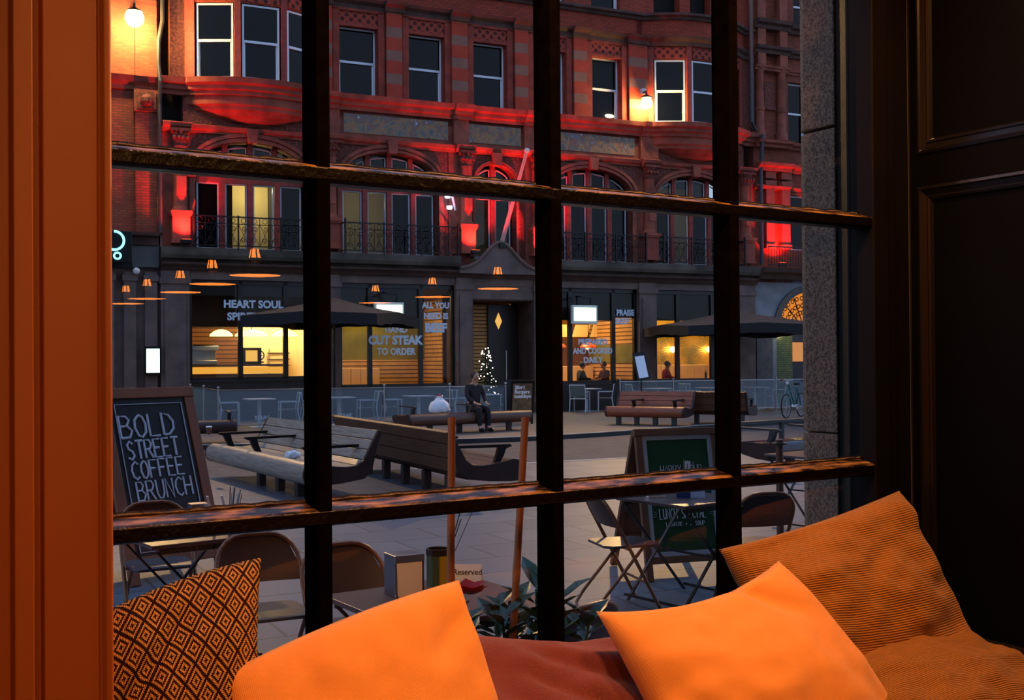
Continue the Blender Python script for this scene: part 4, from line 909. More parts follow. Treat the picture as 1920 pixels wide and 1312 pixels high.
MB().lathe([(0.14, 0), (0.14, 0.05)], n=14).build('base', M_blackmetal, t); b = MB(); b.tube([(0.15*math.cos(k*PI/8), 0, 0.24+0.15*math.sin(k*PI/8)) for k in range(16)], 0.02, 5, closed=True)
for k in range(6): b.bar((0, 0, 0.24), (0.15*math.cos(k*PI/3), 0, 0.24+0.15*math.sin(k*PI/3)), 0.02)
b.build('cage', M_blackmetal, t); MB().bar((0, 0, 0.05), (0, 0, 0.12), 0.03).build('stem', M_blackmetal, t)
E_dome = glow('dome_glow', (255, 206, 110), 5.5)
for k, (u, y, w, n) in enumerate(((-10.45, 1.3, 0.34, 'leftmost'), (-9.55, 1.3, 0.50, 'middle'), (-8.55, 1.3, 0.40, 'rightmost'))):
    t = fthing('dome_lamp', 'bright glowing dome lamp over the bar, %s of the three' % n, 'lamp', u, y, 2.46, 'dome lamps over the bar')
    MB().lathe([(w, 0.0), (w*.95, 0.06), (w*.6, 0.15), (0.05, 0.2)], n=18).build('shade', E_dome, t, smooth=True); MB().bar((0, 0, 0.2), (0, 0, 1.44), 0.02).build('cord', M_blackmetal, t)
RW = (1.0, 0.68, 0.32)
def room_light(u, y, v, pw, size=1.6, col=RW): return light('ceiling_light', 'AREA', (u, y, v), col, pw, bld, size, target=(u, y, v-1))
room_light(-8.7, 2.8, 3.8, 200, 1.2); room_light(-10.2, 1.6, 2.4, 24, 0.8)
room_light(-5.3, 2.4, 3.8, 95); room_light(1.4, 2.4, 3.8, 170); room_light(6.4, 2.4, 3.8, 110)
# red pendants in the middle room
for k, (u, n) in enumerate(((1.17, 'left'), (2.37, 'right'))):
    t = fthing('glass_pendant', 'glowing orange glass pendant in the hexagon-tiled room, %s of the pair' % n, 'lamp', u, 2.0, 2.13, 'orange glass pendants')
    MB().ball((0, 0, 0), 0.11, 12, 8).build('bulb', glow('pendant_bulb', (255, 190, 110), 6.0), t, smooth=True)
    MB().lathe([(0.28, -0.04), (0.30, 0.0), (0.2, 0.1), (0.05, 0.14)], n=18, caps=False).build('glass_shade', mat('amber_shade', (220, 80, 30), 0.3, emis=(255, 90, 30), es=0.5), t, smooth=True)
    MB().bar((0, 0, 0.14), (0, 0, 1.7), 0.015).build('cord', M_blackmetal, t)
b = MB()
for k in range(4): b.add([(1.0+k*0.75, 3.4, 2.5), (1.6+k*0.75, 3.4, 2.5), (1.75+k*0.75, 3.4, 2.95), (1.15+k*0.75, 3.4, 2.95), (1.0+k*0.75, 3.45, 2.5), (1.6+k*0.75, 3.45, 2.5), (1.75+k*0.75, 3.45, 2.95), (1.15+k*0.75, 3.45, 2.95)], [(0,1,2,3),(7,6,5,4),(0,4,5,1),(1,5,6,2),(2,6,7,3),(3,7,4,0)])
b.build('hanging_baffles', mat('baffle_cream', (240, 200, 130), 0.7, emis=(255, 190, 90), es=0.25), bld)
def banquette(u0, u1, y, label):
    t = fthing('banquette', label, 'bench', (u0+u1)/2, y, 0.2); w = (u1-u0)/2
    MB().box(-w, w, -0.5, 0, 0, 0.45).build('seat', M_ban, t, bevel=0.03)
    b = MB(); n = max(3, int(w*2/0.3))
    for k in range(n): b.box(-w+k*2*w/n+0.005, -w+(k+1)*2*w/n-0.005, -0.12, 0.02, 0.45, 1.25)
    b.build('backrest', M_ban, t, bevel=0.02)
banquette(-6.9, -4.9, 3.3, 'cream banquette behind the CUT STEAK window'); banquette(1.2, 3.4, 3.6, 'cream banquette behind the two diners'); banquette(5.2, 9.4, 3.7, 'long cream banquette under the golden wall')
for k, (u, n) in enumerate(((7.11, 'left'), (8.80, 'right'))):
    t = fthing('sunburst_wall_lamp', 'glowing sunburst lamp on the golden wall, %s of the pair' % n, 'lamp', u, 3.93, 2.04, 'sunburst lamps')
    MB().ball((0, -0.05, 0), 0.12, 12, 8).build('bulb', glow('sunburst_bulb', (255, 214, 120), 9.0), t, smooth=True)
    b = MB()
    for j in range(28):
        a = 2*PI*j/28; r = 0.55 + 0.25*random.random(); b.bar((0.14*math.cos(a), 0, 0.14*math.sin(a)), (r*math.cos(a), 0.0, r*math.sin(a)), 0.018)
    b.build('rays', mat('brass_rays', (220, 170, 70), 0.3, 0.8), t); light('sunburst_light', 'POINT', (0, -0.3, 0), (1.0, 0.66, 0.22), 22, t, 0.1)
def table_in(u, y, label):
    t = fthing('dining_table', label, 'table', u, y, 0.2, 'restaurant tables')
    MB().box(-0.35, 0.35, -0.35, 0.35, 0.72, 0.75).build('tabletop', mat('restaurant_table', (70, 44, 26), 0.4), t); MB().bar((0, 0, 0.02), (0, 0, 0.72), 0.06).build('leg', M_blackmetal, t); MB().lathe([(0.22, 0), (0.22, 0.02)], n=14).build('base', M_blackmetal, t)
table_in(2.54, 2.0, 'restaurant table between the two dark-clothed diners'); table_in(5.95, 1.5, 'restaurant table in front of the person in red'); table_in(-5.9, 1.4, 'restaurant table behind the CUT STEAK window'); table_in(0.9, 1.2, 'restaurant table beside the left pendant window')

# ================================================================ fixtures on the front
def flood(u, y, v, label, pw):
    t = fthing('red_floodlight', label, 'floodlight', u, y, v, 'red floodlights')
    MB().box(-0.14, 0.14, -0.07, 0.07, 0.06, 0.17).build('housing', M_blackmetal, t, bevel=0.01); MB().box(-0.12, 0.12, -0.055, 0.055, 0.17, 0.175).build('lens', glow('red_lens', (255, 70, 30), 9.0), t)
    b = MB(); b.bar((-0.16, 0, 0), (-0.16, 0, 0.13), 0.02); b.bar((0.16, 0, 0), (0.16, 0, 0.13), 0.02); b.bar((-0.16, 0, 0), (0.16, 0, 0), 0.02); b.build('bracket', M_blackmetal, t)
    light('red_light', 'SPOT', (0, 0.0, 0.2), (1.0, 0.028, 0.022), pw, t, 0.06, spot=128, target=(0, 0.22, 3.0), blend=1.0)
flood(-11.74, -0.60, 4.93, 'red floodlight shining up the far left column of the terracotta building', 1150)
flood(-3.02, -0.60, 4.93, 'red floodlight shining up the column left of the entrance', 1150)
flood(-0.62, -0.60, 4.93, 'red floodlight shining up the column right of the entrance', 1150)
flood(8.90, -0.50, 4.90, 'red floodlight behind the railing of the right building', 1100)
up = fthing('orange_uplight', 'small orange uplight on the sill of the window over the entrance', 'floodlight', -2.06, -0.10, 5.02)
MB().box(-0.12, 0.12, -0.06, 0.06, 0, 0.08).build('housing', M_blackmetal, up); MB().box(-0.10, 0.10, -0.05, 0.05, 0.08, 0.085).build('lens', glow('amber_lens', (255, 160, 50), 6.0), up)
light('orange_light', 'SPOT', (0, 0.02, 0.12), (1.0, 0.46, 0.10), 2200, up, 0.05, spot=130, target=(0, 0.30, 2.0), blend=0.8)
def wall_lamp(u, y, v, label, pw, r):
    t = fthing('street_lantern', label, 'street lamp', u, y, v, 'bright lanterns on the fronts')
    MB().ball((0, 0, 0), r, 14, 10).build('bulb', glow('sodium_bulb', (255, 214, 130), 60.0), t, smooth=True)
    MB().lathe([(0.05, 0.28), (0.20, 0.20), (0.24, 0.16), (0.20, 0.15)], n=16).build('hood', M_blackmetal, t, smooth=True)
    b = MB(); b.tube([(0, 0, 0.28), (0, 0.05, 0.4), (0, -y, 0.42)], 0.03, 6); b.build('bracket', M_blackmetal, t)
    light('lantern_light', 'POINT', (0, 0.0, -0.05), (1.0, 0.62, 0.20), pw, t, r)
wall_lamp(-13.10, -0.75, 11.05, 'very bright lantern on the left brick wall', 6500, 0.25)
wall_lamp(3.30, -0.50, 10.26, 'bright lantern over the main cornice right of centre', 2200, 0.19)
MB().box(3.24, 3.40, -0.30, -0.16, 10.62, 10.80).build('junction_box', M_white, bld)
def hang_sign(u, label):
    t = fthing('hanging_sign', label, 'sign', u, -0.55, 3.14, 'lit white signs over the windows')
    MB().box(-0.46, 0.46, -0.07, 0.07, -0.30, 0.30).build('sign_box', mat('sign_box_white', (225, 235, 225), 0.4), t, bevel=0.01)
    MB().box(-0.40, 0.40, -0.085, -0.07, -0.20, 0.22).build('lit_face', glow('sign_white_glow', (236, 255, 214), 2.4), t)
    b = MB(); b.bar((-0.25, 0, 0.3), (-0.25, 0, 0.55), 0.05); b.bar((0.25, 0, 0.3), (0.25, 0, 0.55), 0.05); b.bar((-0.25, 0, 0.55), (0.25, 0, 0.55), 0.04); b.bar((0, 0, 0.55), (0, 0.55, 0.62), 0.05); b.build('hanger', M_blackmetal, t)
    light('sign_light', 'AREA', (0, -0.12, 0), (0.92, 1.0, 0.80), 10, t, 0.5, target=(0, -2, 0))
hang_sign(-5.84, 'glowing white box sign hanging over the left dining window'); hang_sign(0.82, 'glowing white box sign hanging over the PREPARED AND COOKED window')
fp = fthing('flagpole', 'bare pink-lit flagpole leaning out over the entrance pediment', 'flagpole', -2.0, -0.30, 5.36)
MB().tube([(0, 0, 0), (0.44, -0.95, 2.75)], [0.075, 0.05], 8).build('pole', mat('pole_paint', (215, 170, 160), 0.5), fp); MB().ball((0.45, -0.97, 2.82), 0.09, 8, 6).build('finial', M_white, fp); MB().box(-0.1, 0.1, -0.1, 0.2, -0.14, 0.06).build('socket', M_blackmetal, fp)
bl = fthing('twin_spotlight', 'pair of small white spotlights on the wall left of the entrance column', 'spotlight', -3.80, -0.25, 6.72)
for dx, dz in ((0.0, 0.0), (0.06, -0.34)): MB().lathe([(0.07, 0), (0.09, 0.02), (0.09, 0.1)], (dx, 0, dz), 12).build('lens', glow('cool_spot', (190, 200, 255), 5.0), bl)
MB().bar((0.15, 0, 0.1), (0.3, 0.1, -0.35), 0.05).build('arm', M_white, bl); light('spot_light', 'POINT', (0.05, -0.25, -0.1), (0.7, 0.72, 1.0), 4, bl, 0.05)
t = fthing('ceiling_lamp', 'small glowing lamp seen inside the sash window left of the cornice lantern', 'lamp', 2.36, 0.37, 9.92); MB().ball((0, 0, 0), 0.15, 12, 6, (1.2, 0.2, 0.45)).build('shade', glow('office_lamp_glow', (255, 230, 170), 5.0), t, smooth=True); MB().bar((0, 0, 0.05), (0, 0.03, 0.3), 0.02).build('stem', M_blackmetal, t)
# lamps inside first-floor rooms
for (u, v, pw, n) in ((-9.25, 6.62, 60, 'lit first-floor room at the left'), (-9.30, 7.20, 30, 'arch of the left first-floor room')):
    pass
MB().box(-10.9, -8.3, 2.6, 2.7, 4.5, 8.0).build('first_floor_back_wall', mat('first_floor_wall', (214, 196, 140), 0.8), bld); MB().box(-10.45, -10.25, 0.55, 2.6, 4.5, 8.0).build('first_floor_curtain', mat('curtain_dark', (50, 44, 30), 0.8), bld)
MB().box(-8.75, -8.6, 0.62, 2.6, 4.5, 8).build('first_floor_curtain', mat('curtain_dark', (0, 0, 0)), bld)
t = fthing('ceiling_lamp', 'small bright ceiling lamp in the lit first-floor room', 'lamp', -9.35, 1.8, 7.15); MB().lathe([(0.12, 0), (0.14, 0.05), (0.05, 0.09)], n=14).build('shade', glow('ceiling_lamp_glow', (255, 226, 150), 9.0), t); MB().bar((0, 0, 0.09), (0, 0, 0.8), 0.02).build('stem', M_blackmetal, t)
light('room_lamp_light', 'POINT', (0, -0.2, -0.25), (1.0, 0.78, 0.36), 60, t, 0.1)
MB().box(-7.0, -3.9, 2.6, 2.7, 4.5, 8.0).build('first_floor_back_wall', mat('first_floor_wall', (0, 0, 0)), bld); light('dim_room', 'POINT', (-5.9, 1.2, 6.6), (1.0, 0.74, 0.3), 9, bld, 0.1)
MB().box(-2.9, -1.2, 2.6, 2.7, 4.5, 8.0).build('first_floor_back_wall', mat('first_floor_wall', (0, 0, 0)), bld)
MB().box(3.8, 7.2, 2.6, 2.7, 4.5, 8.0).build('first_floor_back_wall', mat('first_floor_wall', (0, 0, 0)), bld); light('dim_room', 'POINT', (4.9, 1.2, 6.6), (1.0, 0.74, 0.3), 5, bld, 0.1)
# ================================================================ the street
M_pave = brick_mat('paving_slabs', (108, 112, 118), (94, 98, 106), (64, 66, 72), 0.95, 0.62, axes='xy', rough=0.55, bump=0.25, rot=rad(-27), ms=0.012, noise=0.22)
M_pave2 = brick_mat('far_paving', (128, 112, 98), (118, 104, 92), (88, 78, 70), 0.6, 0.4, axes='xy', rough=0.7, bump=0.2, rot=rad(-25), ms=0.010, noise=0.15)
M_road = mat('asphalt_road', (82, 76, 76), 0.8, var=0.22, vs=5, bump=0.3, bs=90)
M_kerb = mat('kerb_stone', (170, 164, 156), 0.7, var=0.12, vs=3)
NEAR = [(-40, 2.0), (-12, 12.35), (-4.48, 16.4), (-0.6, 18.08), (2.01, 19.33), (5.44, 21.24), (18, 28.0), (30, 34)]
FAR = [(-40, 12.0), (-16, 20.4), (-8.0, 22.5), (-0.8, 24.2), (0.46, 24.73), (1.95, 25.82), (5.24, 28.7), (7.82, 30.48), (18, 36.0), (30, 42)]
def strip(line, d, z0, z1):                        # band between a line and the same line pushed by d in y
    b = MB()
    for (x0, y0), (x1, y1) in zip(line[:-1], line[1:]):
        b.add([(x0, y0, z0), (x1, y1, z0), (x1, y1+d, z0), (x0, y0+d, z0), (x0, y0, z1), (x1, y1, z1), (x1, y1+d, z1), (x0, y0+d, z1)], [(3,2,1,0),(4,5,6,7),(0,1,5,4),(2,3,7,6),(0,4,7,3),(1,2,6,5)])
    return b
b = MB(); n0 = [(30, -10), (-40, -10)]; b.add([(x, y, 0.0) for x, y in [(30, -25), (30, NEAR[-1][1])] + NEAR[::-1][1:] + [(-40, -25)]], [tuple(range(len(NEAR)+2))])
struct(b.build('pavement_near', M_pave))
struct(strip([(x, y-0.16) for x, y in NEAR], 0.16, -0.16, 0.004).build('kerb_near', M_kerb))
b = MB(); n = len(NEAR)
for (a, c) in zip(NEAR[:-1], NEAR[1:]): pass
b.add([(x, y-0.3, -0.10) for x, y in NEAR] + [(x, y+0.3, -0.10) for x, y in FAR[::-1]], [tuple(range(len(NEAR)+len(FAR)))])
struct(b.build('road', M_road))
struct(strip(FAR, 0.14, -0.16, 0.006).build('kerb_far', M_kerb))
struct(strip([(x, y-0.02) for x, y in FAR], 0.019, -0.16, -0.004).build('kerb_face', mat('kerb_face_dark', (34, 32, 34), 0.6)))  # thin dark strip along the front of the far kerb
b = MB(); b.add([(x, y+0.15, 0.0) for x, y in FAR] + [(30, 60, 0), (-40, 60, 0)], [tuple(range(len(FAR)+2))]); struct(b.build('pavement_far', M_pave2))
b = MB(); b.add([(-60, -40, -0.2), (60, -40, -0.2), (60, 90, -0.2), (-60, 90, -0.2)], [(0, 1, 2, 3)]); struct(b.build('ground_base', M_road))

# ---- timber benches with a curved profile
M_bw = mat('bench_timber', (96, 62, 44), 0.45, var=0.25, vs=3, stretch=(1, 12, 12), bump=0.15, bs=30)
M_bwp = mat('bench_timber_weathered', (164, 150, 134), 0.36, var=0.25, vs=3, stretch=(1, 12, 12), bump=0.15, bs=30)
M_bend = mat('bench_end_panel', (52, 28, 20), 0.5, var=0.2)
M_bleg = mat('bench_leg_paint', (62, 62, 62), 0.5, 0.2)
def bench(label, loc, rot, L, mt, arms=(), legs=(), back=True, legy=-0.72, group='timber street benches', legy2=None, ends=True):
    t = thing('street_bench', label, 'bench', loc, rot, group); h = L/2
    b = MB(); pr = []
    for i in range(17):
        a = rad(60 + 250*i/16); pr.append((-0.84 + 0.138*math.cos(a), 0.342 + 0.138*math.sin(a)))
    b.prism(pr, lambda y, z: (-h, y, z), lambda y, z: (h, y, z)); b.build('front_roll', mt, t, smooth=True)
    top = [(-0.76, 0.462), (-0.62, 0.436), (-0.44, 0.415), (-0.29, 0.425), (-0.20, 0.49), (-0.135, 0.61), (-0.07, 0.73), (-0.005, 0.85)]
    if not back: top = [(-0.76, 0.458), (-0.62, 0.446), (-0.44, 0.445), (-0.27, 0.452)]
    for i in range(len(top)-1):
        (y0, z0), (y1, z1) = top[i], top[i+1]; d = Vector((y1-y0, z1-z0)).normalized(); nx, nz = d.y*0.045, -d.x*0.045; g = 0.006
        q = [(y0+d.x*g, z0+d.y*g), (y1-d.x*g, z1-d.y*g), (y1-d.x*g+nx, z1-d.y*g+nz), (y0+d.x*g+nx, z0+d.y*g+nz)]
        MB().prism(q, lambda y, z: (-h+0.02, y, z), lambda y, z: (h-0.02, y, z)).build('seat_slat' if i < 3 else 'back_slat', mt, t, bevel=0.004)
    if back:
        und = [(0.045, 0.83), (-0.02, 0.68), (-0.06, 0.50), (-0.10, 0.34), (-0.20, 0.26), (-0.5, 0.22), (-0.80, 0.205)]
        for i, ((y0, z0), (y1, z1)) in enumerate(zip(und[:5], und[1:6])):
            MB().prism([(y0, z0-0.006), (y1, z1+0.006), (y1-0.02, z1+0.01), (y0-0.02, z0)], lambda y, z: (-h+0.02, y, z), lambda y, z: (h-0.02, y, z)).build('rear_slat', M_bw, t)
    else: und = [(-0.15, 0.42), (-0.15, 0.34), (-0.24, 0.26), (-0.5, 0.21), (-0.80, 0.185)]
    prof = [(-0.84, 0.482)] + top + und
    for i in range(8):
        a = rad(250 - 140*i/7); prof.append((-0.84 + 0.141*math.cos(a), 0.342 + 0.141*math.sin(a)))
    for x0, x1 in ((-h-0.035, -h+0.015), (h-0.015, h+0.035)):
        MB().prism(prof, lambda y, z: (x0, y, z), lambda y, z: (x1, y, z)).build('end_panel', M_bend, t, bevel=0.004)
    for x in legs:
        MB().prism([(-0.058, -0.05), (0.058, -0.05), (0.058, 0.05), (-0.058, 0.05)], lambda a, c: (x+a, legy+c, 0), lambda a, c: (x+a*1.1, legy+c, 0.26)).build('leg', M_bleg, t, bevel=0.01)
    for x in (legs if legy2 is not None else ()):
        MB().box(x-0.045, x+0.045, legy2-0.045, legy2+0.045, 0, 0.26).build('leg', M_bleg, t, bevel=0.01)
    for x in arms:
        b = MB(); b.prism([(-0.10, 0.66), (-0.84, 0.655), (-0.86, 0.63), (-0.78, 0.60), (-0.75, 0.52), (-0.70, 0.44), (-0.62, 0.44), (-0.66, 0.54), (-0.68, 0.62), (-0.12, 0.625)], lambda y, z: (x-0.035, y, z), lambda y, z: (x+0.035, y, z)); b.build('armrest', M_bleg if not back else M_blackmetal, t, bevel=0.004)
    return t
def face(dx, dy): return math.atan2(dx, -dy)        # rotation that turns local -y to (dx, dy)
b1 = bench('long street bench on the left with pale weathered slats facing the chalkboard', (-2.70, 15.50, 0), face(-.85, -.52), 4.0, M_bwp, arms=(-1.75, -0.55, 1.65), legs=(-0.30, 0.45, 1.15, 1.75), legy=-0.70)
b2 = bench('long dark street bench seen from behind, back to back with the pale one', (-1.79, 15.62, 0), face(.90, .43), 4.8, M_bw, arms=(-2.3, -0.6), legs=(-1.9, -1.1, -0.3, 0.5, 1.3), legy=-0.2)
bench('low backless bench carrying the white carrier bag', (-1.45, 26.8, 0), face(.56, -.83), 3.3, M_bw, arms=(-1.45, 0.1), legs=(-0.9, -0.1, 0.7, 1.3), back=False, legy=-0.5)
bench('reddish street bench by the far kerb facing the cafe', (3.76, 29.17, 0), face(-.467, -.885), 2.05, mat('bench_timber_red', (150, 80, 48), 0.45, var=0.25, vs=3, stretch=(1, 12, 12)), arms=(-0.35, 0.75), legs=(-0.75, -0.25, 0.25, 0.75), legy=-0.78)
bench('reddish bench seen from behind, right of the reddish one by the far kerb', (5.22, 28.62, 0), face(.467, .885), 1.5, mat('bench_timber_red', (0, 0, 0)), arms=(-0.7,), legs=(-0.6, 0, 0.6), legy=-0.2)
b5 = bench('dark backless bench half hidden by the stone pilaster', (4.35, 17.75, 0), face(.60, -.80), 2.6, mat('bench_timber_dark', (52, 40, 38), 0.2, var=0.2, vs=3), legs=(-0.55, 0.3, 1.0), back=False, legy=-0.5, arms=(-1.2, -0.1))
b = MB(); b.box(-1.35, 1.4, -0.02, 0.10, 0.68, 0.72)
for x in (-1.1, -0.1, 0.9): b.box(x-0.03, x+0.03, 0.0, 0.06, 0.30, 0.68)
b.build('leaning_rail', M_bleg, b5)
bench('bench end just visible behind the chalkboard sign', (-7.15, 23.9, 0), face(.35, -.93), 2.2, M_bend, arms=(1.0,), legs=(-0.6, 0.1), back=False, legy=-0.4)
# ---- litter and cups
M_paper = mat('white_paper', (246, 247, 250), 0.7)
def crumple(name, label, cat, loc, r, sc, m, seed=0):
    b = MB(); b.ball((0, 0, 0), r, 14, 9, sc)
    b.v = [v * (1 + 0.28*mnoise.noise(v*(2.2/r) + Vector((seed, 0, 0)))) for v in b.v]; z = min(v.z for v in b.v); b.v = [v - Vector((0, 0, z)) for v in b.v]
    return tag(b.build(name, m, None, smooth=False, loc=loc), label, cat)
crumple('paper_bag', 'crumpled white paper bag lying on the seat of the pale bench', 'paper bag', (-2.80, 14.25, 0.44), 0.085, (1.2, 0.9, 0.7), M_paper)
t = thing('paper_cup', 'brown takeaway cup with a white lid standing on the far end of the pale bench', 'cup', (-4.33, 15.98, 0.665))
MB().lathe([(0.030, 0), (0.042, 0.10)], n=14).build('cup', mat('cup_brown', (120, 76, 56), 0.6), t, smooth=True); MB().lathe([(0.045, 0.10), (0.044, 0.112), (0.036, 0.118)], n=14).build('lid', M_paper, t)
t = thing('carrier_bag', 'white plastic carrier bag with red top on the backless bench', 'bag', (-1.72, 26.42, 0.45))
b = MB(); b.lathe([(0.10, 0), (0.165, 0.02), (0.19, 0.07), (0.185, 0.13), (0.165, 0.19), (0.14, 0.24), (0.105, 0.29), (0.07, 0.33), (0.05, 0.36), (0.06, 0.40)], n=36); b.v = [Vector((v.x*1.35, v.y, v.z)) * (1+0.13*mnoise.noise(v*11)+0.07*mnoise.noise(v*27)) for v in b.v]; z = min(v.z for v in b.v); b.v = [v-Vector((0, 0, z)) for v in b.v]; b.build('bag', M_paper, t, smooth=True)
b = MB(); b.ball((0, 0, 0.40), 0.06, 12, 8, (1.0, 0.6, 0.7)); b.build('red_top', mat('bag_red', (190, 60, 50), 0.6), t)

# ---- terrace barriers
M_scr = mesh_screen('barrier_mesh', (150, 164, 172), 0.42)
def post(x, y, where):
    t = thing('barrier_post', 'steel barrier post, ' + where, 'post', (x, y, 0), 0, 'barrier posts')
    MB().lathe([(0.17, 0), (0.17, 0.012), (0.05, 0.03)], n=18).build('base', M_steel, t); MB().tube([(0, 0, 0.012), (0, 0, 1.03)], 0.022, 10).build('pole', M_steel, t); MB().ball((0, 0, 1.06), 0.038, 10, 6).build('finial', M_steel, t, smooth=True)
    return t
def screen(p, q, where, wordmark=None):
    p = Vector(p); q = Vector(q); d = q-p; L = d.length; a = math.atan2(d.y, d.x)
    t = thing('barrier_screen', 'grey mesh terrace screen, ' + where, 'screen', (p.x, p.y, 0), a, 'terrace screens')
    MB().bar((0.03, 0, 1.0), (L-0.03, 0, 1.0), 0.028).build('top_rail', M_steel, t); MB().bar((0.03, 0, 0.12), (L-0.03, 0, 0.12), 0.022).build('bottom_rail', M_steel, t)
    MB().quad((0.04, 0, 0.13), (L-0.04, 0, 0.13), (L-0.04, 0, 0.985), (0.04, 0, 0.985)).build('mesh_panel', M_scr, t)
    if wordmark: text_part('screen_lettering', wordmark, 0.13, mat('screen_letter_white', (190, 198, 205), 0.7), t, Matrix.Translation((L/2, -0.004, 0.26)), 0.001, bold=0.004)
    return t
LP = [((-9.0, 31.3), 'nearest the brick building'), ((-8.1, 29.4), 'halfway along the return on the left'), ((-7.21, 27.47), 'at the left front corner of the terrace'), ((-5.24, 28.3), 'hidden behind the first glazing bar'), ((-3.31, 28.95), 'behind the dark bench back'), ((-1.65, 29.45), 'behind the backless bench'), ((-0.18, 29.95), 'at the end by the small poster board')]
RP = [((3.30, 34.3), 'at the left end of the right terrace'), ((5.0, 34.75), 'behind the reddish bench'), ((6.7, 35.2), 'behind the third glazing bar'), ((8.38, 35.64), 'beside the bicycle'), ((10.2, 36.1), 'behind the stone pilaster')]
for ps in (LP, RP):
    for (x, y), w in ps: post(x, y, w)
for i, w in enumerate(('return panel next to the brick building', 'return panel at the left corner', 'front panel at the left corner with faint lettering', 'front panel behind the pale bench with faint lettering', 'front panel behind the dark bench', 'front panel behind the carrier bag')):
    screen(LP[i][0], LP[i+1][0], w, 'STEAK' if i in (2, 3) else None)
for i, w in enumerate(('left panel of the right terrace', 'panel behind the reddish bench', 'panel left of the bicycle', 'panel behind the bicycle')): screen(RP[i][0], RP[i+1][0], w)

# ---- white terrace chairs and tables
M_cfr = mat('white_chair_frame', (196, 204, 212), 0.4); M_cmesh = mat('grey_chair_mesh', (92, 104, 104), 0.8)
def make_tchair(label):
    t = thing('terrace_chair', label, 'chair', (0, 0, 0), 0, 'white terrace chairs')
    for sx in (-1, 1):
        MB().tube([(sx*0.26, -0.24, 0), (sx*0.26, -0.23, 0.64)], 0.016, 6).build('leg', M_cfr, t); MB().tube([(sx*0.26, 0.26, 0), (sx*0.26, 0.20, 0.45), (sx*0.25, 0.27, 0.88)], 0.016, 6).build('leg', M_cfr, t)
        MB().bar((sx*0.26, -0.25, 0.65), (sx*0.26, 0.23, 0.65), 0.045, 0.025).build('armrest', M_cfr, t)
    MB().box(-0.24, 0.24, -0.24, 0.22, 0.43, 0.455).build('seat', M_cmesh, t); MB().add([(-0.235, 0.21, 0.50), (0.235, 0.21, 0.50), (0.235, 0.27, 0.86), (-0.235, 0.27, 0.86), (-0.235, 0.225, 0.50), (0.235, 0.225, 0.50), (0.235, 0.285, 0.86), (-0.235, 0.285, 0.86)], [(0,1,2,3),(7,6,5,4),(0,4,5,1),(1,5,6,2),(2,6,7,3),(3,7,4,0)]).build('backrest', M_cmesh, t)
    b = MB(); b.bar((-0.26, 0.275, 0.875), (0.26, 0.275, 0.875), 0.03); b.bar((-0.26, -0.24, 0.44), (0.26, -0.24, 0.44), 0.03); b.bar((-0.26, 0.21, 0.44), (0.26, 0.21, 0.44), 0.03); b.build('cross_rail', M_cfr, t)
    return t
tch = None
def tchair(x, y, rot, label):
    global tch
    if tch is None: tch = make_tchair(label); o = tch; o.location = (x, y, 0); o.rotation_euler = (0, 0, rot)
    else: o = copy_tree(tch, label, (x, y, 0), rot)
    return o
tt = None
def ttable(x, y, label):
    global tt
    if tt is None:
        tt = thing('terrace_table', label, 'table', (x, y, 0), FR, 'white terrace tables')
        MB().box(-0.36, 0.36, -0.36, 0.36, 0.715, 0.74).build('tabletop', M_cfr, tt, bevel=0.004); MB().tube([(0, 0, 0.02), (0, 0, 0.715)], 0.05, 10).build('leg', M_cfr, tt); MB().box(-0.24, 0.24, -0.24, 0.24, 0, 0.02).build('base', M_cfr, tt)
    else: copy_tree(tt, label, (x, y, 0), FR)
tchair(2.15, 35.75, face(.35, .94), 'white terrace chair left of the menu stand, back to the street'); tchair(3.0, 36.0, face(-.95, .1), 'white terrace chair with folded cloth, beside the free-standing table'); ttable(2.42, 36.45, 'white terrace table under the PREPARED AND COOKED window')
lt = [(-6.55, 29.0), (-4.6, 29.75), (-2.55, 30.5), (-0.75, 31.2)]; nm = ['in the left corner of the terrace', 'behind the first glazing bar', 'behind the dark bench', 'behind the carrier bag']
for (x, y), w in zip(lt, nm):
    ttable(x, y, 'white terrace table ' + w); tchair(x-0.72, y-0.25, face(.95, .3), 'white terrace chair left of the table ' + w); tchair(x+0.72, y+0.2, face(-.95, -.3), 'white terrace chair right of the table ' + w)
for (x, y), w in zip([(4.7, 36.2), (6.5, 36.75), (8.0, 37.0)], ['behind the reddish bench', 'left of the third glazing bar', 'behind the bicycle']):
    ttable(x, y, 'white terrace table ' + w); tchair(x-0.72, y-0.25, face(.95, .3), 'white terrace chair left of the table ' + w); tchair(x+0.72, y+0.2, face(-.95, -.3), 'white terrace chair right of the table ' + w)

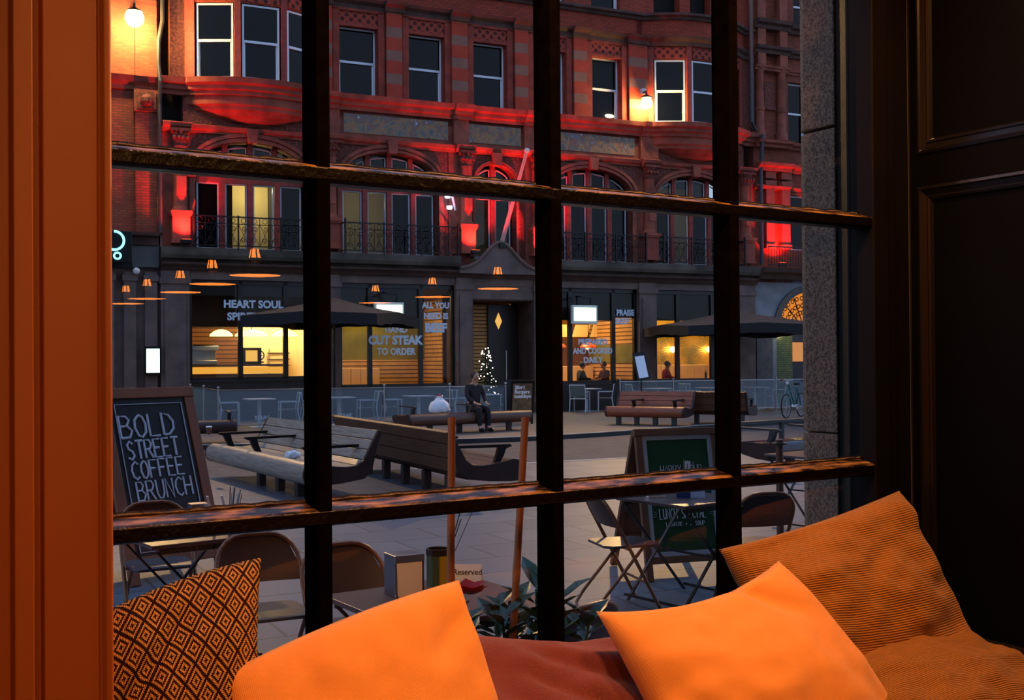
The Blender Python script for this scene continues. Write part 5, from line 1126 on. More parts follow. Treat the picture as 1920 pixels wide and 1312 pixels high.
# ---- parasols
M_can = mat('parasol_canvas', (84, 70, 60), 0.8, var=0.1, vs=2); M_val = mat('parasol_valance', (26, 25, 26), 0.8)
def parasol(label, x, y, half, zt, ze, rot):
    t = thing('parasol', label, 'parasol', (x, y, 0), rot, 'dark terrace parasols')
    b = MB(); n = 10; vs = []; fs = []
    ring = []
    for k in range(4):
        for i in range(n): s = -1+2*i/n; ring.append([(s, -1), (1, s), (-s, 1), (-1, -s)][k])
    R_ = [0.0, 0.25, 0.5, 0.75, 1.0]
    for r in R_:
        for (a, c) in ring:
            e = max(abs(a), abs(c)); edge = min(abs(a), abs(c))
            vs.append((a*half*r, c*half*r, zt - (zt-ze)*(r**0.92) + 0.10*(1-edge)*r*r))
    m = len(ring)
    for i in range(len(R_)-1):
        for k in range(m): fs.append((i*m+k, i*m+(k+1) % m, (i+1)*m+(k+1) % m, (i+1)*m+k))
    b.add(vs, fs); b.build('canopy', M_can, t, smooth=True)
    v = MB(); top = vs[-m:]; bot = [(p[0]*1.0, p[1]*1.0, p[2]-0.29-0.03*(k % 2)) for k, p in enumerate(top)]
    v.add(top+bot, [(k, (k+1) % m, m+(k+1) % m, m+k) for k in range(m)]); v.build('valance', M_val, t)
    MB().tube([(0, 0, 0.1), (0, 0, zt)], 0.035, 10).build('pole', M_blackmetal, t); MB().box(-0.35, 0.35, -0.35, 0.35, 0, 0.10).build('base', M_blackmetal, t)
    b = MB()
    for sx in (-1, 1):
        for sy in (-1, 1): b.bar((0, 0, zt-0.15), (sx*half*0.97, sy*half*0.97, ze+0.0), 0.03)
    b.build('ribs', M_blackmetal, t)
parasol('large dark parasol in front of the CUT STEAK window', -4.95, 31.2, 1.9, 3.46, 2.92, rad(-12)); parasol('large dark parasol in front of the golden-walled room', 7.2, 36.6, 2.45, 3.25, 2.68, rad(12))

# ---- menu stand, poster board
t = thing('menu_stand', 'black menu stand with tilted white sheet behind the reddish bench', 'menu stand', (3.95, 34.3, 0), rad(12))
MB().lathe([(0.18, 0), (0.18, 0.02)], n=16).build('base', M_blackmetal, t); MB().tube([(0, 0, 0.02), (0, 0, 1.15)], 0.02, 8).build('pole', M_blackmetal, t)
M = Matrix.Translation((0, 0, 1.48)) @ Matrix.Rotation(rad(-8), 4, 'Y') @ Matrix.Rotation(rad(-12), 4, 'X')
b = MB(); b.M = M; b.box(-0.20, 0.20, -0.02, 0.02, -0.44, 0.42); fr_ = b.build('frame', M_blackmetal, t)
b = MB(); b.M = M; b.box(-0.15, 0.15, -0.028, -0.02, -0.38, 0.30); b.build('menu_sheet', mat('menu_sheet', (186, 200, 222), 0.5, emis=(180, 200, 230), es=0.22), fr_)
t = thing('poster_board', 'small dark poster A-board beside the entrance', 'sign', (0.15, 29.75, 0), rad(14))
for s_, nm_ in ((-1, 'front_panel'), (1, 'rear_panel')):
    b = MB(); M = Matrix.Translation((0, s_*0.28, 0)) @ Matrix.Rotation(rad(-12*(-s_)*-1), 4, 'X'); b.M = M
    b.box(-0.32, 0.32, -0.02, 0.02, 0.12, 1.18); b.box(-0.32, -0.27, -0.02, 0.02, 0, 0.12); b.box(0.27, 0.32, -0.02, 0.02, 0, 0.12); pn = b.build(nm_, M_blackmetal, t)
    if s_ < 0:
        b = MB(); b.M = M; b.box(-0.26, 0.26, -0.028, -0.02, 0.30, 1.10); b.build('poster', mat('poster_print', (60, 50, 40), 0.4, col2=(120, 96, 70), vs=5, emis=(120, 100, 80), es=0.08), pn)
        for k, (tx, z) in enumerate((('2for1', 0.96), ('Burgers', 0.84), ('tuesdays', 0.72))): text_part('poster_lettering', tx, 0.13, M_paper, pn, M @ Matrix.Translation((-0.22, -0.032, z)), 0.001, align='LEFT', bold=0.006)
# ================================================================ tables, chairs and boards of this cafe
M_ctube = mat('chair_tube_bronze', (140, 92, 60), 0.35, 0.35, var=0.15, vs=10); M_cpan = mat('chair_panel_brown', (58, 38, 32), 0.4, var=0.12, vs=5); M_cseat = mat('chair_seat_slate', (70, 68, 74), 0.35)
M_ttop = mat('table_top_brown', (92, 72, 66), 0.32, var=0.12, vs=6); M_tleg = mat('table_leg_black', (24, 19, 18), 0.4, 0.2)
def make_fchair(label):
    t = thing('folding_chair', label, 'chair', (0, 0, 0), 0, 'folding cafe chairs')
    def arc(w, zt, r, yf):
        p = []
        for s in (-1, 1):
            q = [(s*(w-r+r*math.cos(a)), zt-r+r*math.sin(a)) for a in [rad(x) for x in (0, 18, 36, 54, 72, 90)]]
            p += [(x, yf(z), z) for x, z in (q if s < 0 else q[::-1])]
        return p
    yf = lambda z: -0.20 + 0.42*z/0.80
    hp = [(-0.215, yf(0.012), 0.012), (-0.215, yf(0.4), 0.4)] + arc(0.215, 0.805, 0.15, yf) + [(0.215, yf(0.4), 0.4), (0.215, yf(0.012), 0.012)]
    MB().tube(hp, 0.0125, 8).build('back_hoop', M_ctube, t, smooth=True)
    yu = lambda z: 0.30 - 0.40*z/0.46
    up_ = [(-0.185, yu(0.46), 0.46), (-0.185, yu(0.10), 0.10), (-0.16, yu(0.03), 0.03), (-0.12, yu(0.012), 0.012), (0.12, yu(0.012), 0.012), (0.16, yu(0.03), 0.03), (0.185, yu(0.10), 0.10), (0.185, yu(0.46), 0.46)]
    MB().tube(up_, 0.0115, 8).build('rear_legs', M_ctube, t, smooth=True)
    b = MB(); pts = []
    n = 12; zb = 0.575
    for i in range(n+1):
        x = -0.205 + 0.41*i/n; e = max(0, abs(x) - 0.065)/0.14; zt = 0.795 - 0.14*(1-math.sqrt(max(0, 1-min(1, e)**2))); pts.append((x, zt))
    vs = []; fs = []
    for i, (x, zt) in enumerate(pts):
        dy = 0.03*(1-(x/0.205)**2)
        for z in (zb, zb+(zt-zb)/2, zt):
            vs.append((x, yf(z)+dy-0.006, z))
        for z in (zb, zb+(zt-zb)/2, zt): vs.append((x, yf(z)+dy+0.006, z))
    for i in range(n):
        a, c = i*6, (i+1)*6
        for k in (0, 1): fs += [(a+k, c+k, c+k+1, a+k+1), (a+3+k, a+4+k, c+4+k, c+3+k)]
        fs += [(a, a+3, c+3, c), (a+2, c+2, c+5, a+5)]
    fs += [(0, 1, 2, 5, 4, 3), (n*6, n*6+3, n*6+4, n*6+5, n*6+2, n*6+1)]
    b.add(vs, fs); b.build('back_panel', M_cpan, t, smooth=True)
    b = MB(); b.prism([(-0.17, -0.20), (0.17, -0.20), (0.195, -0.15), (0.195, 0.14), (0.15, 0.19), (-0.15, 0.19), (-0.195, 0.14), (-0.195, -0.15)], lambda x, y: (x, y, 0.438), lambda x, y: (x, y, 0.455)); b.build('seat', M_cseat, t, bevel=0.003)
    b = MB(); b.bar((-0.2, 0.03, 0.43), (0.2, 0.03, 0.43), 0.014); b.bar((-0.2, -0.1, 0.20), (0.2, -0.1, 0.20), 0.012); b.build('cross_bar', M_ctube, t)
    return t
fch = None
def fchair(x, y, d, label):
    global fch
    if fch is None: fch = make_fchair(label); fch.location = (x, y, 0); fch.rotation_euler = (0, 0, face(*d))
    else: copy_tree(fch, label, (x, y, 0), face(*d))
fchair(-1.24, 5.62, (.45, -.89), 'brown folding chair behind the diamond-patterned cushion')
fchair(-0.74, 5.30, (.54, -.84), 'brown folding chair at the far side of the table with the napkin dispenser')
fchair(0.12, 4.22, (-.72, .69), 'brown folding chair close to the glass, between the plant and the orange cushion')
fchair(0.74, 7.66, (.96, .28), 'brown folding chair left of the table with the blue flyers')
fchair(1.63, 7.60, (-.25, .97), 'brown folding chair right of the table with the blue flyers, back to the street')
fchair(-2.20, 6.98, (.50, -.86), 'brown folding chair directly in front of the black chalkboard')
fchair(3.18, 10.6, (-.7, .7), 'brown folding chair mostly hidden by the stone pilaster')
def ftable(x, y, rot, half, label, w=None):
    t = thing('folding_table', label, 'table', (x, y, 0), rot, 'square folding cafe tables')
    MB().box(-half, half, -half, half, 0.708, 0.73).build('tabletop', M_ttop, t, bevel=0.003)
    b = MB(); k = half-0.04
    b.bar((-k, -k, 0.69), (k, -k, 0.69), 0.025, 0.03); b.bar((-k, k, 0.69), (k, k, 0.69), 0.025, 0.03); b.build('top_rail', M_tleg, t)
    for s in (-1, 1):
        MB().bar((-k, s*k, 0.69), (k, s*k, 0.012), 0.022, 0.012).build('leg', M_tleg, t); MB().bar((k, s*(k-0.03), 0.69), (-k, s*(k-0.03), 0.012), 0.022, 0.012).build('leg', M_tleg, t)
    b = MB(); b.bar((k, -k, 0.05), (k, k, 0.05), 0.016); b.bar((-k, -k, 0.05), (-k, k, 0.05), 0.016); b.bar((0, -k, 0.35), (0, k, 0.35), 0.014); b.build('stretcher', M_tleg, t)
    return t
ftable(-0.30, 4.56, rad(34), 0.355, 'brown square cafe table with napkin dispenser and reserved card')
ftable(1.19, 7.81, rad(37), 0.335, 'brown square cafe table with blue flyers in front of the green board')
ftable(-1.84, 6.38, rad(37), 0.335, 'brown square cafe table in front of the black chalkboard')
ftable(3.0, 11.25, rad(37), 0.335, 'brown square cafe table at the edge of the stone pilaster')
# napkin dispenser
def dispenser(x, y, rot, label, z=0.73, sc=1.0):
    t = thing('napkin_dispenser', label, 'napkin dispenser', (x, y, z), rot); t.scale = (sc, sc, sc)
    b = MB(); w, d, h = 0.065, 0.06, 0.17
    b.box(-w, w, -d, d, 0, 0.012); b.box(-w, w, -d, d, h-0.012, h); b.box(-w, -w+0.004, -d, d, 0.012, h-0.012); b.box(w-0.004, w, -d, d, 0.012, h-0.012); b.box(-w, w, -0.004, 0.004, 0.012, h-0.012)
    b.box(-w, w, -d-0.004, -d, h-0.03, h+0.002); b.box(-w, w, -d-0.004, -d, 0, 0.014)
    b.build('casing', M_steel, t, bevel=0.004)
    b = MB(); b.box(-w+0.01, w-0.01, -d-0.002, -0.006, 0.014, h-0.02); b.add([(-w+0.008, -d-0.014, 0.004), (w-0.02, -d-0.012, 0.010), (w-0.012, -d-0.003, h-0.03), (-w+0.006, -d-0.003, h-0.028)], [(0, 1, 2, 3)]); b.build('napkins', mat('napkin_paper', (246, 236, 226), 0.8), t)
    return t
dispenser(-0.455, 4.66, rad(28), 'chrome napkin dispenser on the table with the reserved card')
def cutlery(t, n, h0, r):
    for k in range(n):
        a = 2*PI*k/n + 0.3; b = MB(); p0 = Vector((0.5*r*math.cos(a), 0.5*r*math.sin(a), h0*0.3)); p1 = Vector((0.9*r*math.cos(a+0.2)+0.02, 0.9*r*math.sin(a), h0+0.05+0.045*random.random()))
        b.bar(p0, p1, 0.012, 0.003); b.build('fork' if k % 2 else 'knife', M_steel if k % 3 else M_tleg, t)
t = thing('cutlery_tin', 'green and yellow tin of cutlery beside the napkin dispenser', 'cutlery holder', (-0.325, 4.83, 0.73))
MB().lathe([(0.05, 0), (0.05, 0.135)], n=22).build('tin', band_mat('tin_green_yellow', (70, 92, 60), (190, 158, 30), 0.2, 0.55, axis=0, phase=0.5, rough=0.35), t, smooth=True); MB().lathe([(0.052, 0.133), (0.052, 0.16), (0.046, 0.16), (0.046, 0.03)], n=22, caps=False).build('black_rim', M_tleg, t)
for (dx, ang, l, mt_) in ((0.02, 16, 0.27, M_tleg), (0.03, 24, 0.31, M_steel), (0.015, 20, 0.25, M_tleg)):
    b = MB(); p0 = Vector((dx, 0, 0.05)); p1 = p0 + Vector((math.sin(rad(ang))*l, 0.01, math.cos(rad(ang))*l)); b.bar(p0, p1, 0.014 if mt_ is M_tleg else 0.008, 0.003); b.build('knife', mt_, t)
t = thing('reserved_card', 'folded white card reading Reserved on the near table', 'card', (-0.20, 4.90, 0.73), rad(-4))
b = MB(); b.add([(-0.062, -0.032, 0), (0.062, -0.032, 0), (0.062, 0, 0.078), (-0.062, 0, 0.078), (0.062, 0.032, 0), (-0.062, 0.032, 0)], [(0, 1, 2, 3), (3, 2, 4, 5)]); b.build('card', M_paper, t)
M = Matrix.Translation((0, -0.0185, 0.036)) @ Matrix.Rotation(rad(-22), 4, 'X') @ Matrix.Shear('XY', 4, (0, 0)) ; text_part('lettering', 'Reserved', 0.034, M_tleg, t, M, 0.0003, bold=0.0004)
# right table things
t = thing('napkin_box', 'low white box on the left corner of the table with the flyers', 'box', (1.00, 7.86, 0.73), rad(10)); MB().box(-0.065, 0.065, -0.045, 0.045, 0, 0.035).build('box', M_paper, t, bevel=0.003)
t = thing('flyer_stand', 'blue and white folded flyers standing on the right-hand table', 'leaflet', (1.235, 7.80, 0.73), rad(5))
b = MB(); b.cur = 0; b.box(-0.10, 0.0, 0.0, 0.003, 0, 0.075); b.build('blue_flyer', mat('flyer_blue', (46, 76, 150), 0.5), t); b = MB(); b.add([(0, 0, 0), (0.09, -0.045, 0), (0.09, -0.045, 0.085), (0, 0, 0.085)], [(0, 1, 2, 3)]); b.build('white_flyer', mat('flyer_white', (190, 200, 226), 0.6), t)
t = thing('cutlery_tin', 'dark cutlery pot with a white card behind the flyers', 'cutlery holder', (1.24, 8.02, 0.73)); MB().lathe([(0.045, 0), (0.045, 0.12)], n=18).build('pot', M_tleg, t, smooth=True); cutlery(t, 5, 0.16, 0.04); MB().box(-0.01, 0.03, -0.002, 0.002, 0.1, 0.235).build('card', M_paper, t)
# left table things
dispenser(-1.86, 6.62, rad(30), 'chrome napkin dispenser on the table before the chalkboard', sc=0.8)
t = thing('menu_cards', 'two leaning white menu cards on the table before the chalkboard', 'card', (-1.74, 6.55, 0.73), rad(20))
for dx in (-0.05, 0.03): MB().add([(dx+0.05, 0, 0.0), (dx+0.062, 0.0, 0.0), (dx+0.012, 0.0, 0.185), (dx, 0, 0.185), (dx+0.05, 0.03, 0.0), (dx+0.062, 0.03, 0.0), (dx+0.012, 0.03, 0.185), (dx, 0.03, 0.185)], [(0, 1, 2, 3), (7, 6, 5, 4), (0, 4, 5, 1), (2, 6, 7, 3), (1, 5, 6, 2), (0, 3, 7, 4)]).build('card', M_paper, t)
t = thing('cutlery_tin', 'dark cutlery pot with forks at the right corner of the table before the chalkboard', 'cutlery holder', (-1.63, 6.52, 0.73)); MB().lathe([(0.04, 0), (0.04, 0.11)], n=18).build('pot', M_tleg, t, smooth=True); cutlery(t, 6, 0.15, 0.04)

# ---- chalk lettering by strokes
_F = {'A': [[(0,0),(.3,1),(.6,0)],[(.12,.36),(.48,.36)]], 'B': [[(0,0),(0,1),(.35,.98),(.5,.8),(.36,.56),(0,.52)],[(.36,.54),(.58,.32),(.42,.03),(0,0)]], 'C': [[(.56,.84),(.36,1),(.1,.8),(.02,.5),(.12,.16),(.36,0),(.56,.14)]],
 'D': [[(0,0),(0,1),(.36,.9),(.56,.6),(.54,.28),(.3,.04),(0,0)]], 'E': [[(.52,1),(0,1),(0,0),(.54,0)],[(0,.52),(.44,.52)]], 'F': [[(.54,1),(0,1),(0,0)],[(0,.52),(.44,.52)]], 'H': [[(0,0),(0,1)],[(.55,0),(.55,1)],[(0,.5),(.55,.5)]],
 'I': [[(.2,0),(.2,1)]], 'K': [[(0,0),(0,1)],[(.52,1),(0,.45),(.54,0)]], 'L': [[(0,1),(0,0),(.52,0)]], 'N': [[(0,0),(0,1),(.54,0),(.54,1)]], 'O': [[(.3,1),(.06,.78),(.02,.42),(.16,.06),(.34,0),(.54,.2),(.58,.58),(.46,.9),(.3,1)]],
 'P': [[(0,0),(0,1),(.4,.98),(.54,.76),(.4,.5),(0,.46)]], 'R': [[(0,0),(0,1),(.4,.98),(.54,.76),(.4,.52),(0,.48)],[(.24,.48),(.56,0)]], 'S': [[(.52,.86),(.3,1),(.08,.82),(.16,.58),(.44,.44),(.54,.2),(.32,0),(.04,.12)]],
 'T': [[(.3,0),(.3,1)],[(0,1),(.6,1)]], 'U': [[(0,1),(.02,.3),(.16,.02),(.4,.02),(.54,.3),(.56,1)]], 'Y': [[(0,1),(.3,.5),(.6,1)],[(.3,.5),(.3,0)]], '+': [[(.3,.2),(.3,.7)],[(.06,.45),(.54,.45)]], '1': [[(.12,.8),(.3,1),(.3,0)]], ' ': [], 'W': [[(0,1),(.15,0),(.3,.7),(.45,0),(.6,1)]]}
M_chalk = mat('chalk_white', (226, 232, 242), 0.8)
def chalk(txt, cx, cz, w, h, r, parent, M, name='chalk_lettering', slope=0.0, m=None, tight=0.82):
    n = len(txt); st = w/n; b = MB(); b.M = M
    for k, ch in enumerate(txt):
        x0 = cx - w/2 + k*st; dz = slope*(k-n/2)
        for ln in _F.get(ch, []):
            b.tube([(x0 + p[0]/0.6*st*tight, -0.004, cz - h/2 + dz + p[1]*h) for p in ln], r, 5)
    return b.build(name, m or M_chalk, parent)
def a_board(name, label, c, yaw, W_, H_, lean, frame_m, slate_m, fw_, stand):
    t = thing(name, label, 'sign', (c[0], c[1], 0), rad(yaw)); M = Matrix.Rotation(rad(-lean), 4, 'X'); h = W_/2; z0 = 0.06
    b = MB(); b.M = M; b.box(-h, -h+fw_, -0.02, 0.02, 0, H_-fw_); b.box(h-fw_, h, -0.02, 0.02, 0, H_-fw_); b.box(-h-0.01, h+0.01, -0.028, 0.028, H_-fw_, H_); b.box(-h+fw_, h-fw_, -0.018, 0.018, 0.13, 0.13+fw_)
    fr = b.build('front_frame', frame_m, t, bevel=0.004)
    b = MB(); b.M = M; b.box(-h+fw_, h-fw_, -0.008, 0.008, 0.13+fw_, H_-fw_); sl = b.build('slate', slate_m, t)
    top = M @ Vector((0, 0, H_)); y1 = top.y*2
    b = MB(); L = math.hypot(top.y+0.03, top.z); ang = math.atan2(stand - top.y, top.z-0.03)
    M2 = Matrix.Translation((0, top.y+0.035, top.z-0.02)) @ Matrix.Rotation(ang, 4, 'X') ; b.M = M2; L = (top.z-0.03)/math.cos(ang)
    b.box(-h, -h+fw_, -0.02, 0.02, -L, 0); b.box(h-fw_, h, -0.02, 0.02, -L, 0); b.box(-h+fw_, h-fw_, -0.018, 0.018, -L*0.82, -L*0.76); b.box(-h+fw_, h-fw_, -0.02, 0.02, -0.08, 0); b.box(-h+fw_, h-fw_, -0.006, 0.006, -L*0.76, -0.08)
    b.build('rear_frame', frame_m, t, bevel=0.004)
    return t, fr, sl, M
M_bfr = mat('board_frame_orange_wood', (150, 84, 50), 0.5, var=0.2, vs=3, stretch=(1, 1, .2)); M_slate = mat('black_slate', (16, 17, 20), 0.5, var=0.3, vs=5)
t, fr, sl, M = a_board('chalkboard_sign', 'tall chalkboard with orange wooden frame and four lines of white capitals', (-2.61, 8.78), 47, 0.84, 1.58, 20, M_bfr, M_slate, 0.085, 0.75)
b = MB(); b.M = M; q = 0.42-0.085-0.04; zt = 1.58-0.085-0.05; zb = 0.13+0.085+0.03
for a, c in (((-q, zb), (-q, zt)), ((-q, zt), (q, zt)), ((q, zt), (q, zb)), ((q, zb), (-q, zb))): b.bar((a[0], -0.009, a[1]), (c[0], -0.009, c[1]), 0.022, 0.004)
b.build('chalk_border', M_chalk, sl)
MO = M @ Matrix.Translation((0, -0.008, 0))
chalk('BOLD', -0.03, 1.265, 0.50, 0.185, 0.0105, sl, MO, slope=0.004); chalk('STREET', -0.02, 1.07, 0.47, 0.150, 0.010, sl, MO, slope=0.003); chalk('COFFEE', -0.01, 0.905, 0.47, 0.145, 0.009, sl, MO, slope=0.003); chalk('BRUNCH', 0.02, 0.735, 0.50, 0.155, 0.008, sl, MO, slope=0.003)
b = MB(); b.M = MO; b.tube([(0.02+0.05*math.cos(k*PI/5), -0.004, 0.34+0.018*math.sin(k*PI/5)) for k in range(10)], 0.004, 4, closed=True); b.tube([(-0.03, -0.004, 0.335), (-0.015, -0.004, 0.285), (0.05, -0.004, 0.285), (0.07, -0.004, 0.335)], 0.004, 4); b.tube([(0.07, -0.004, 0.33), (0.095, -0.004, 0.32), (0.07, -0.004, 0.30)], 0.004, 4); b.tube([(0.02, -0.004, 0.50), (0.09, -0.004, 0.43)], 0.005, 4); b.build('chalk_drawing', M_chalk, sl)
M_gfr = mat('board_frame_brown_wood', (122, 84, 60), 0.55, var=0.2, vs=3)
t, fr, sl, M = a_board('chalkboard_sign', 'green chalkboard with brown wooden frame reading HAPPY HOUR and LUNCH SPECIAL', (1.345, 8.62), 17, 0.70, 1.17, 11, M_gfr, mat('green_slate', (20, 74, 40), 0.5, var=0.15, vs=4), 0.055, 0.70)
b = MB(); b.M = M; q = 0.35-0.055; zt = 1.17-0.055; zb = 0.13+0.055; w = 0.035
b.box(-q, -q+w, -0.013, 0, zb, zt); b.box(q-w, q, -0.013, 0, zb, zt); b.box(-q+w, q-w, -0.013, 0, zt-w, zt); b.box(-q+w, q-w, -0.013, 0, zb, zb+w); b.build('white_inner_frame', mat('grey_white_frame', (186, 192, 196), 0.6), fr)
MO = M @ Matrix.Translation((0, -0.008, 0)); M_chalk2 = mat('chalk_faint', (214, 226, 220), 0.8)
chalk('HAPPY HOUR', 0.02, 0.845, 0.36, 0.066, 0.003, sl, MO, m=M_chalk2); b = MB(); b.M = MO; b.bar((-0.24, -0.004, 0.575), (0.25, -0.004, 0.575), 0.005, 0.003)
for s in (-1, 1):
    for k in (-1, 0, 1): b.bar((s*0.255, -0.004, 0.505+k*0.022), (s*0.225, -0.004, 0.505+k*0.012), 0.004, 0.002)
b.build('chalk_rule', M_chalk2, sl)
chalk('LUNCH SPECIAL', 0.0, 0.505, 0.40, 0.080, 0.0038, sl, MO, m=M_chalk2); chalk('1 DRINK + A SOUP', 0.01, 0.425, 0.34, 0.034, 0.0024, sl, MO, m=M_chalk2)

# ---- bollard
t = thing('bollard', 'slim brown bollard with a collar, behind the right-hand table', 'bollard', (2.29, 9.62, 0))
MB().tube([(0, 0, 0), (0, 0, 0.98)], 0.032, 12).build('post', mat('bollard_brown', (112, 72, 50), 0.5, var=0.2), t, smooth=True); MB().lathe([(0.068, 0.955), (0.068, 0.968)], n=18).build('collar', M_bleg, t); MB().lathe([(0.034, 0.968), (0.034, 0.995), (0.026, 1.0)], n=12).build('cap', mat('bollard_brown', (0, 0, 0)), t)

# ---- planter with flowering plant and two bamboo canes, outside the glass
PM = Matrix.Translation(WL) @ Matrix.Rotation(WR, 4, 'Z')
pl = thing('window_planter', 'planter with dark green leafy plant and a red flower just outside the glass', 'plant', PM @ Vector((-0.86, 0.50, 0)), WR)
MB().box(-0.34, 0.34, -0.16, 0.16, 0, 0.86).build('planter_box', mat('planter_dark', (26, 24, 26), 0.6), pl, bevel=0.008); MB().box(-0.32, 0.32, -0.14, 0.14, 0.84, 0.87).build('soil', mat('soil', (30, 22, 18), 0.9), pl)
random.seed(21); b = MB(); st = MB()
def leaf(b, p, d, up_v, L, w):
    d = d.normalized(); s = d.cross(up_v).normalized(); u = s.cross(d)
    q = [p, p+d*L*.3+s*w*.8+u*L*.06, p+d*L*.62+s*w+u*L*.05, p+d*L-u*L*.08, p+d*L*.62-s*w+u*L*.05, p+d*L*.3-s*w*.8+u*L*.06, p+d*L*.35-u*.004, p+d*L*.65-u*.004]
    b.add(q, [(0, 1, 6), (1, 2, 7, 6), (2, 3, 7), (3, 4, 7), (4, 5, 6, 7), (5, 0, 6)])
stems = [(-0.20, -0.02, 1.03), (-0.14, 0.03, 0.99), (-0.06, -0.05, 1.02), (0.02, 0.02, 1.03), (0.10, -0.03, 1.02), (0.18, 0.04, 1.04), (-0.20, 0.08, 0.98), (0.26, 0.0, 0.97), (-0.02, 0.06, 1.02), (0.12, 0.06, 1.06)]
for sx_, sy_, h in stems:
    p0 = Vector((sx_*0.8, sy_*0.6, 0.85)); p1 = Vector((sx_, sy_, h)); st.tube([p0, (p0+p1)/2 + Vector((0.01, 0, 0)), p1], 0.004, 5)
    for k in range(9):
        f_ = 0.25 + 0.75*k/8; p = p0.lerp(p1, f_); a = k*2.4 + sx_*9; d = Vector((math.cos(a), math.sin(a)*0.8, 0.25 + 0.5*f_)); leaf(b, p, d, Vector((0, 0, 1)), 0.085 + 0.04*random.random(), 0.024)
b.build('leaves', mat('glossy_leaf', (52, 88, 56), 0.3, var=0.3, vs=20), pl); st.build('stems', mat('green_stem', (50, 70, 40), 0.5), pl)
b = MB()
fc = Vector((-0.165, -0.06, 1.10))
for k in range(14):
    a = k*2.4; d = Vector((math.cos(a), math.sin(a), 0.3+0.05*k)); leaf(b, fc, d, Vector((0, 0, 1)), 0.048 + 0.004*(k % 3), 0.022)
b.build('flower', mat('red_flower', (196, 20, 16), 0.6), pl)
M_bam = mat('bamboo', (196, 112, 50), 0.5, var=0.15, vs=8)
def cane(p, q, label):
    p, q = PM @ Vector(p), PM @ Vector(q); t = thing('bamboo_cane', label, 'cane', p); pts = []; rr = []
    n = 24
    for i in range(n+1):
        f_ = i/n; pts.append((q-p)*f_); rr.append(0.0105 * (1.12 if i % 7 == 3 else 1.0))
    MB().tube(pts, rr, 10).build('stalk', M_bam, t, smooth=True)
cane((-1.085, 0.44, 0.84), (-1.017, 0.54, 1.548), 'left of the two bamboo canes rising from the window planter'); cane((-0.905, 0.44, 0.84), (-0.785, 0.54, 1.54), 'right of the two bamboo canes rising from the window planter')

# ---- small lit trees at the entrance
def lit_tree(u, label, seed):
    random.seed(seed); t = fthing('lit_fir_tree', label, 'tree', u, -0.62, 0.0, 'fairy-lit trees at the entrance')
    MB().lathe([(0.16, 0), (0.20, 0.34)], n=14).build('pot', M_blackmetal, t); MB().tube([(0, 0, 0.3), (0, 0, 1.9)], 0.025, 6).build('trunk', mat('trunk', (60, 42, 30), 0.9), t)
    b = MB()
    for k in range(420):
        z = 0.55 + 1.5*random.random()**1.2; r = 0.40*(1-(z-0.5)/1.75)**0.8; a = random.random()*2*PI; d = Vector((math.cos(a), math.sin(a), -0.25)); p = Vector((0, 0, z)) + d*r*0.35; leaf(b, p, d, Vector((0, 0, 1)), r*0.75, 0.03)
    b.build('needles', mat('fir_green', (34, 58, 40), 0.7), t)
    b = MB()
    for k in range(60):
        z = 0.60 + 1.5*random.random(); r = 0.40*(1-(z-0.5)/1.75)**0.8+0.02; a = random.random()*2*PI; b.ball((r*math.cos(a), r*math.sin(a), z), 0.020, 5, 4)
    s = b.build('fairy_lights', glow('fairy_glow', (255, 240, 214), 5.5), t); s['kind'] = 'stuff'
lit_tree(-2.72, 'small fir tree covered in white fairy lights left of the entrance', 4); lit_tree(-0.42, 'small fir tree with fairy lights right of the entrance, half behind the glazing bar', 5)

# ---- bicycle behind the pilaster
t = thing('bicycle', 'dark teal bicycle with upright handlebar standing by the right terrace', 'bicycle', (7.62, 31.2, 0), math.atan2(0.80, 0.60))
M_tyre = mat('tyre_rubber', (18, 18, 18), 0.8); M_bk = mat('bicycle_frame_teal', (30, 96, 104), 0.35, 0.3)
for x in (0.0, 1.06):
    w = MB().tube([(x+0.325*math.cos(k*PI/14), 0, 0.345+0.325*math.sin(k*PI/14)) for k in range(28)], 0.02, 6, closed=True).build('wheel', M_tyre, t, smooth=True)
    b = MB(); b.tube([(x+0.30*math.cos(k*PI/14), 0, 0.345+0.30*math.sin(k*PI/14)) for k in range(28)], 0.009, 5, closed=True)
    for k in range(14): b.bar((x, 0, 0.345), (x+0.30*math.cos(k*PI/7), 0, 0.345+0.30*math.sin(k*PI/7)), 0.003)
    b.build('rim', M_steel, w)
b = MB(); H = (0.20, 0, 0.90); BB = (0.60, 0, 0.30); SE = (0.74, 0, 0.86)
for p, q in ((H, BB), (BB, SE), ((0.23, 0, 0.82), SE), (BB, (1.06, 0, 0.345)), (SE, (1.06, 0, 0.345)), (H, (0.18, 0, 0.98))): b.tube([p, q], 0.017, 8)
b.build('frame', M_bk, t); b = MB()
for s in (-1, 1): b.tube([(0.19, s*0.05, 0.80), (0.10, s*0.05, 0.55), (0.0, s*0.05, 0.345)], 0.012, 6)
b.tube([(0.19, 0, 0.80), (0.17, 0, 1.04)], 0.014, 6); b.build('fork', M_bk, t)
b = MB(); b.tube([(0.36, -0.30, 1.06), (0.24, -0.24, 1.10), (0.16, -0.08, 1.05), (0.16, 0.08, 1.05), (0.24, 0.24, 1.10), (0.36, 0.30, 1.06)], 0.013, 8); hb = b.build('handlebar', M_steel, t)
for s in (-1, 1): MB().tube([(0.42, s*0.32, 1.045), (0.33, s*0.288, 1.07)], 0.019, 8).build('grip', M_tyre, hb)
